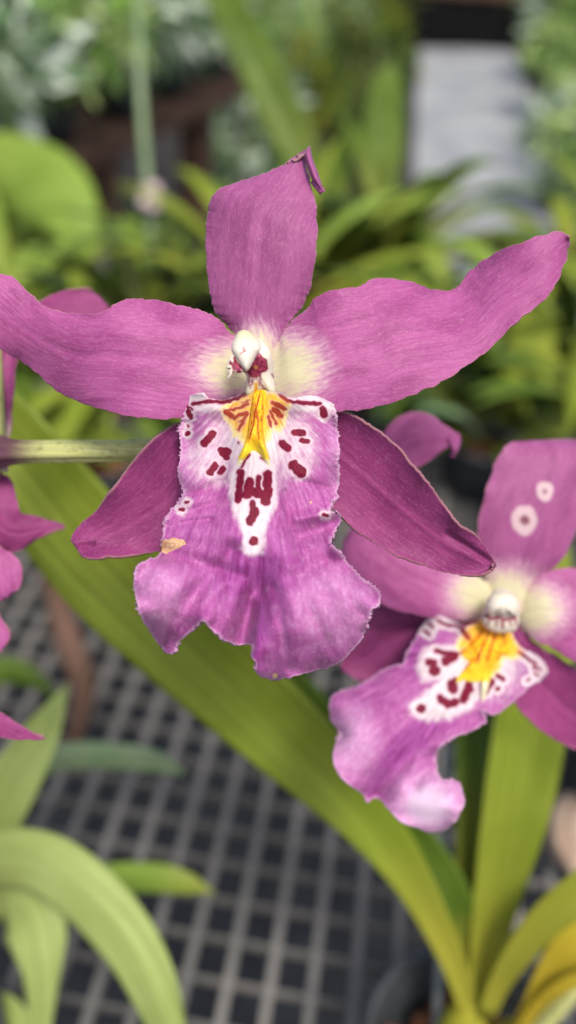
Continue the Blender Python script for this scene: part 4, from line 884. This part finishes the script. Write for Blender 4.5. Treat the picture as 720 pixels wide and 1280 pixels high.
#@@BACK
GB = 'strap leaved plants at the back of the near bench'
def bench_xy(px, py, z=0.0):
    p = on_plane(px, py, z); return (p[0], p[1], .002)
# px, py, leaves, length, width, kind, lift, label
spots = [
 (50, 600, 8, .13, .026, 'deep', (20, 60), 'low dark green strap leaved plant left of the green stalk'),
 (150, 560, 9, .15, .028, 'olive', (25, 65), 'low olive strap leaved plant behind the green stalk'),
 (190, 480, 9, .17, .030, 'dark', (30, 70), 'deep green strap leaved plant hidden mostly by the left petal'),
 (330, 470, 9, .22, .032, 'olive', (40, 85), 'olive strap leaved plant behind the centre of the front flower'),
 (480, 560, 10, .15, .030, 'dark', (20, 65), 'low deep green plant behind the small curled petal tip'),
 (560, 530, 10, .17, .034, 'olive', (30, 75), 'olive strap leaved plant left of the ringed sepal'),
 (600, 610, 9, .13, .030, 'dark', (20, 60), 'low dark plant between the front sepal tip and ringed sepal'),
 (700, 520, 9, .19, .036, 'bright', (40, 80), 'bright green plant behind the top of the ringed sepal'),
 (740, 600, 9, .17, .034, 'deep', (30, 75), 'deep green plant at the right edge beside the ringed sepal'),
 (260, 420, 8, .14, .030, 'dark', (35, 70), 'short dark plant left of the upright sepal'),
 (400, 400, 10, .18, .040, 'deep', (30, 75), 'dense deep green plant just right of the upright sepal'),
 (480, 380, 10, .20, .042, 'deep', (35, 80), 'tall deep green plant above the right petal base'),
 (560, 440, 9, .13, .046, 'bright', (25, 60), 'short broad bright green plant below the grey path'),
 (650, 450, 9, .14, .044, 'bright', (25, 65), 'short bright green plant under the tip of the right petal'),
 (700, 400, 9, .13, .040, 'olive', (30, 65), 'short olive plant beyond the tip of the right petal'),
 (790, 430, 9, .22, .036, 'olive', (40, 85), 'olive plant just past the right edge'),
 (10, 470, 8, .15, .034, 'bright', (30, 75), 'bright green plant under the left petal tip'),
 (-60, 520, 8, .20, .036, 'deep', (40, 85), 'deep green plant just past the left edge'),
 (620, 372, 8, .07, .036, 'dark', (20, 55), 'lowest deep green plant at the bench edge before the path')]
for k, (px, py, n, L, w, kd, lift, lb) in enumerate(spots):
    rosette(bench_xy(px, py), int(n * 1.6), L, w * .72, kd, 'blurred ' + lb, GB, 200 + 17 * k, lift=lift, potr=.04, poth=.05)

def leafy(loc_px, label, leaves, seed, far=1.0):
    leaves = [([(a, b, c * far, d) for a, b, c, d in pts], m, fd) for pts, m, fd in leaves]
    q = bench_xy(*loc_px); t = empty('strap_leaf_plant', q, label, 'plant', GB); og = np.array(t.location); pot_at(t, og, q, .045, .055, seed)
    for k, (pts, m, fd) in enumerate(leaves): strap_px('leaf', pts, LEAFMATS[m], t, og, fold=fd, young=(.6, .2, 0, 0), steps=40, seed=seed + k, nu=7)
leafy((10, 440), 'blurred plant with broad bright leaves arching over the left petal tip', [
 ([(10, 410, .66, 50), (-30, 300, .66, 90), (-20, 230, .64, 110), (40, 222, .62, 100), (85, 262, .61, 90), (108, 320, .61, 50), (115, 360, .62, 8)], 'bright', -.2),
 ([(20, 410, .68, 50), (60, 350, .68, 90), (85, 300, .69, 90), (100, 262, .70, 60), (112, 235, .71, 8)], 'olive', .3),
 ([(0, 410, .70, 50), (10, 330, .70, 80), (8, 250, .72, 80), (-10, 190, .74, 10)], 'bright', .3),
 ([(20, 420, .65, 40), (55, 400, .64, 70), (90, 380, .63, 60), (130, 385, .63, 10)], 'deep', -.2)], 611, 1.28)
leafy((185, 450), 'blurred plant with short blunt bright leaves between the left petal and upright sepal', [
 ([(180, 440, .64, 50), (176, 380, .63, 66), (168, 330, .63, 64), (160, 290, .64, 50), (156, 270, .65, 8)], 'bright', .25),
 ([(190, 440, .65, 50), (196, 380, .65, 66), (203, 320, .66, 60), (206, 285, .67, 44), (207, 272, .67, 8)], 'bright', .25),
 ([(196, 440, .66, 40), (220, 400, .66, 50), (244, 360, .67, 40), (258, 325, .68, 6)], 'deep', .25),
 ([(176, 440, .66, 40), (150, 400, .66, 50), (128, 360, .67, 40), (118, 330, .68, 6)], 'deep', .25)], 621, 1.28)
leafy((430, 372), 'blurred tall olive leaved plant rising behind the upright sepal', [
 ([(420, 360, .95, 30), (400, 270, .95, 44), (372, 190, .95, 52), (335, 110, .95, 54), (300, 40, .95, 50), (265, -30, .96, 40), (240, -90, .97, 6)], 'deep', .3),
 ([(440, 360, .96, 30), (462, 280, .97, 48), (474, 200, .98, 54), (480, 140, .99, 48), (486, 95, 1.0, 36), (490, 70, 1.0, 6)], 'deep', .3),
 ([(430, 360, .94, 30), (412, 300, .93, 50), (408, 240, .92, 54), (420, 200, .91, 40), (440, 180, .9, 6)], 'deep', .3),
 ([(445, 360, .95, 30), (480, 300, .94, 56), (502, 262, .93, 50), (526, 272, .92, 36), (540, 295, .92, 6)], 'deep', -.3),
 ([(450, 360, .93, 30), (500, 345, .91, 46), (535, 345, .90, 46), (570, 360, .9, 8)], 'bright', -.3)], 631)
leafy((650, 590), 'blurred plant with one wide upright leaf under the tip of the right petal', [
 ([(652, 580, .55, 40), (655, 510, .56, 56), (662, 440, .57, 58), (664, 385, .58, 44), (660, 350, .59, 6)], 'olive', .3),
 ([(650, 580, .55, 40), (610, 520, .55, 54), (560, 480, .56, 50), (520, 470, .57, 8)], 'deep', -.3),
 ([(656, 580, .54, 40), (700, 520, .53, 56), (750, 480, .53, 50), (790, 480, .54, 8)], 'bright', -.3)], 641, 1.2)
leafy((105, 640), 'blurred plant with a bright upright leaf above the green stalk', [
 ([(112, 630, .50, 30), (116, 570, .51, 44), (118, 520, .52, 48), (118, 470, .53, 44), (112, 430, .54, 8)], 'bright', .3),
 ([(118, 630, .50, 26), (160, 560, .51, 36), (200, 530, .52, 30), (240, 520, .53, 6)], 'deep', .3),
 ([(105, 630, .50, 26), (70, 560, .50, 34), (40, 500, .51, 30), (20, 450, .52, 6)], 'deep', .3)], 651, 1.2)

# pale pink bloom on a thin stalk
pk = empty('pink_bloom', bench_xy(196, 400), 'small pale pink bloom blurred on a thin stalk at upper left', 'bloom'); ok_ = np.array(pk.location)
tube('stalk', [np.array(bench_xy(196, 400)), W3(190, 330, .80), W3(186, 250, .80), W3(176, 120, .80), W3(172, -20, .81)], [.0045, .004, .004, .0045, .003], M_L_GREY, pk, ok_, n=10, steps=30)
for k in range(5):
    a = k * 1.257; cx, cy = 189 + 9 * math.cos(a), 246 + 12 * math.sin(a)
    dome('petal', pk, ok_, [(cx + 9 * math.cos(b + a) , cy + 9 * math.sin(b + a) * .8) for b in np.linspace(0, 2 * np.pi, 9)[:-1]], .78, lambda x, y: 0 * np.asarray(x, float), 4, 3, M_PINKB, n=20, rings=4)
dome('throat', pk, ok_, [(189 + 5 * math.cos(b), 247 + 5 * math.sin(b)) for b in np.linspace(0, 2 * np.pi, 9)[:-1]], .776, lambda x, y: 0 * np.asarray(x, float), 4, 3, M_PINKB, n=16, rings=4)

# weathered wooden bench across the floor at left with bushy plants
zt = -.10
ra, rb = on_plane(60, 196, zt), on_plane(268, 108, zt); dv = (rb - ra); dv[2] = 0; ln = np.linalg.norm(dv); dv /= ln; nv_ = np.array([-dv[1], dv[0], 0])
wb = empty('wooden_bench', (ra[0], ra[1], FLOOR), 'brown weathered wooden plant bench behind the flower at upper left', 'bench'); ow = np.array(wb.location)
def wbox(name, u0, u1, v0, v1, z0, z1):
    V = []
    for u in (u0, u1):
        for v in (v0, v1):
            for z in (z0, z1): q = ra + dv * u + nv_ * v; V.append((q[0], q[1], z))
    return mesh_obj(name, V, [(0, 1, 3, 2), (4, 6, 7, 5), (0, 4, 5, 1), (2, 3, 7, 6), (0, 2, 6, 4), (1, 5, 7, 3)], M_WOOD, wb, ow, smooth=False)
wbox('front_rail', -.5, ln + .5, -.02, .02, zt - .055, zt)
for i in range(8): wbox('slat', -.5, ln + .5, .04 + i * .13, .14 + i * .13, zt - .02, zt + .002)
for uu in (.28 * ln, ln * .95):
    wbox('leg', uu, uu + .10, .022, .10, FLOOR + .002, zt - .022); wbox('leg', uu, uu + .10, .95, 1.03, FLOOR + .002, zt - .022)
GL = 'leafy plants on the wooden bench'
lab = ['pale glint mottled', 'grey green', 'fine leaved', 'glint painted', 'bright green', 'dark leaved', 'light green', 'grey', 'olive', 'dull green']
pos = ['at its near left end', 'left of its middle', 'at the middle', 'right of its middle', 'at its far right end', 'in the back row at left', 'in the back row at the middle', 'in the back row at right', 'past the left edge', 'behind all others at left']
for k in range(10):
    uu = (-.22, .12, .45, .78, 1.15, -.2, .35, .9, -.6, .1)[k] * ln; vv = (.16, .18, .16, .18, .2, .55, .6, .6, .3, .95)[k]; q = ra + dv * uu + nv_ * vv
    bushy((q[0] - (.12 * nv_[0] if k < 5 else 0), q[1] - (.12 * nv_[1] if k < 5 else 0), zt + .004), (.20, .24, .26, .22, .24, .36, .38, .36, .4, .5)[k], .20, 640, .065, ('silver', 'mix', 'silver', 'silver', 'mix', 'silver', 'mix', 'silver', 'mix', 'silver')[k],
          f'{lab[k]} bushy plant on the wooden bench {pos[k]}', GL, 300 + k)
# big pots of foliage standing on the floor beyond
GF = 'leafy plants in pots on the floor'
flo = [(300, 262, .50, .24, 'silver', 'grey leaved', 'left of the upright sepal tip'), (360, 230, .5, .24, 'deep', 'deep green', 'behind the upright sepal tip'), (430, 215, .55, .24, 'dark', 'dark', 'right of the upright sepal tip'),
       (330, 150, .7, .34, 'mix', 'pale', 'behind the diagonal olive leaf'), (400, 120, .75, .34, 'silver', 'glint painted', 'above the upright sepal'), (450, 150, .6, .3, 'deep', 'deep green', 'left of the dark far bench'), (250, 110, .8, .4, 'dark', 'dark', 'beyond the wooden bench'),
       (740, 330, .62, .26, 'mix', 'yellow green', 'at the right edge beside the path'), (728, 225, .75, .30, 'mix', 'bright green', 'right of the path, second from the near end'), (716, 150, .8, .32, 'mix', 'pale green', 'right of the path, third from the near end'),
       (700, 100, .85, .36, 'silver', 'pale grey', 'right of the far end of the path'), (690, 262, .42, .2, 'silver', 'small glint painted', 'right of the near end of the path'),
       (760, 120, 1.0, .5, 'yellow', 'yellowish', 'at the upper right corner'), (660, 60, .8, .5, 'silver', 'grey green', 'beyond the right end of the dark far bench'),
       (350, 70, 1.0, .6, 'mix', 'light green', 'far back at the top centre'), (200, 70, 1.1, .6, 'mix', 'pale green', 'far back at the top left'), (60, 60, 1.2, .7, 'silver', 'grey green', 'far back in the top left corner'), (440, 60, .9, .5, 'dark', 'dark', 'far back left of the dark bench')]
for k, (px, py, h, r, kd, c1, c2) in enumerate(flo):
    p = on_plane(px, py, FLOOR + .012); bushy((p[0], p[1], FLOOR + .012), h, r, 620, .075 if h < .8 else .13, kd, f'{c1} bush in a floor pot {c2}', GF, 400 + k)
# far bench with a black panel painting the shade beneath, terracotta pots and low plants
f0, f1 = on_plane(468, 66, FLOOR), on_plane(648, 66, FLOOR); yb = max(f0[1], f1[1]); zb_ = FLOOR + .46
fb = empty('far_bench', ((f0[0] + f1[0]) / 2, yb, FLOOR), 'low dark far bench with black painted underside shade at the end of the grey path', 'bench'); of_ = np.array(fb.location)
X0, X1 = f0[0], f1[0]
boxes('top', [(X0 - .1, X1 + .1, yb, yb + 1.6, zb_, zb_ + .04)], M_WOOD, fb, of_); boxes('underside_shade', [(X0 - .08, X1 + .02, yb + .03, yb + .05, FLOOR + .06, zb_ - .002)], M_BENCH_SHADE, fb, of_)
for xx in (X0 - .05, X1):
    for yy in (yb + .06, yb + 1.5): boxes('leg', [(xx, xx + .06, yy, yy + .06, FLOOR + .002, zb_ - .003)], M_WOOD, fb, of_)
boxes('lower_rail', [(X0 + .02, X1 - .02, yb - .03, yb + .02, FLOOR + .03, FLOOR + .11)], M_BENCH_SHADE, fb, of_)
GP = 'terracotta pots on the far bench'
for k in range(6):
    xx = X0 + .12 + k * (X1 - X0 - .24) / 5; q = (xx, yb + .16, zb_ + .042)
    t = empty('terracotta_pot', q, f'terracotta pot on the far bench, {["first", "second", "third", "fourth", "fifth", "last"][k]} from the left', 'pot', GP)
    lathe('pot_wall', [(.07, 0), (.10, .13), (.115, .132), (.115, .17), (.10, .17), (.09, .12)], q, M_TERRA, t, np.array(t.location), n=24)
print('scene done', len(bpy.data.objects))
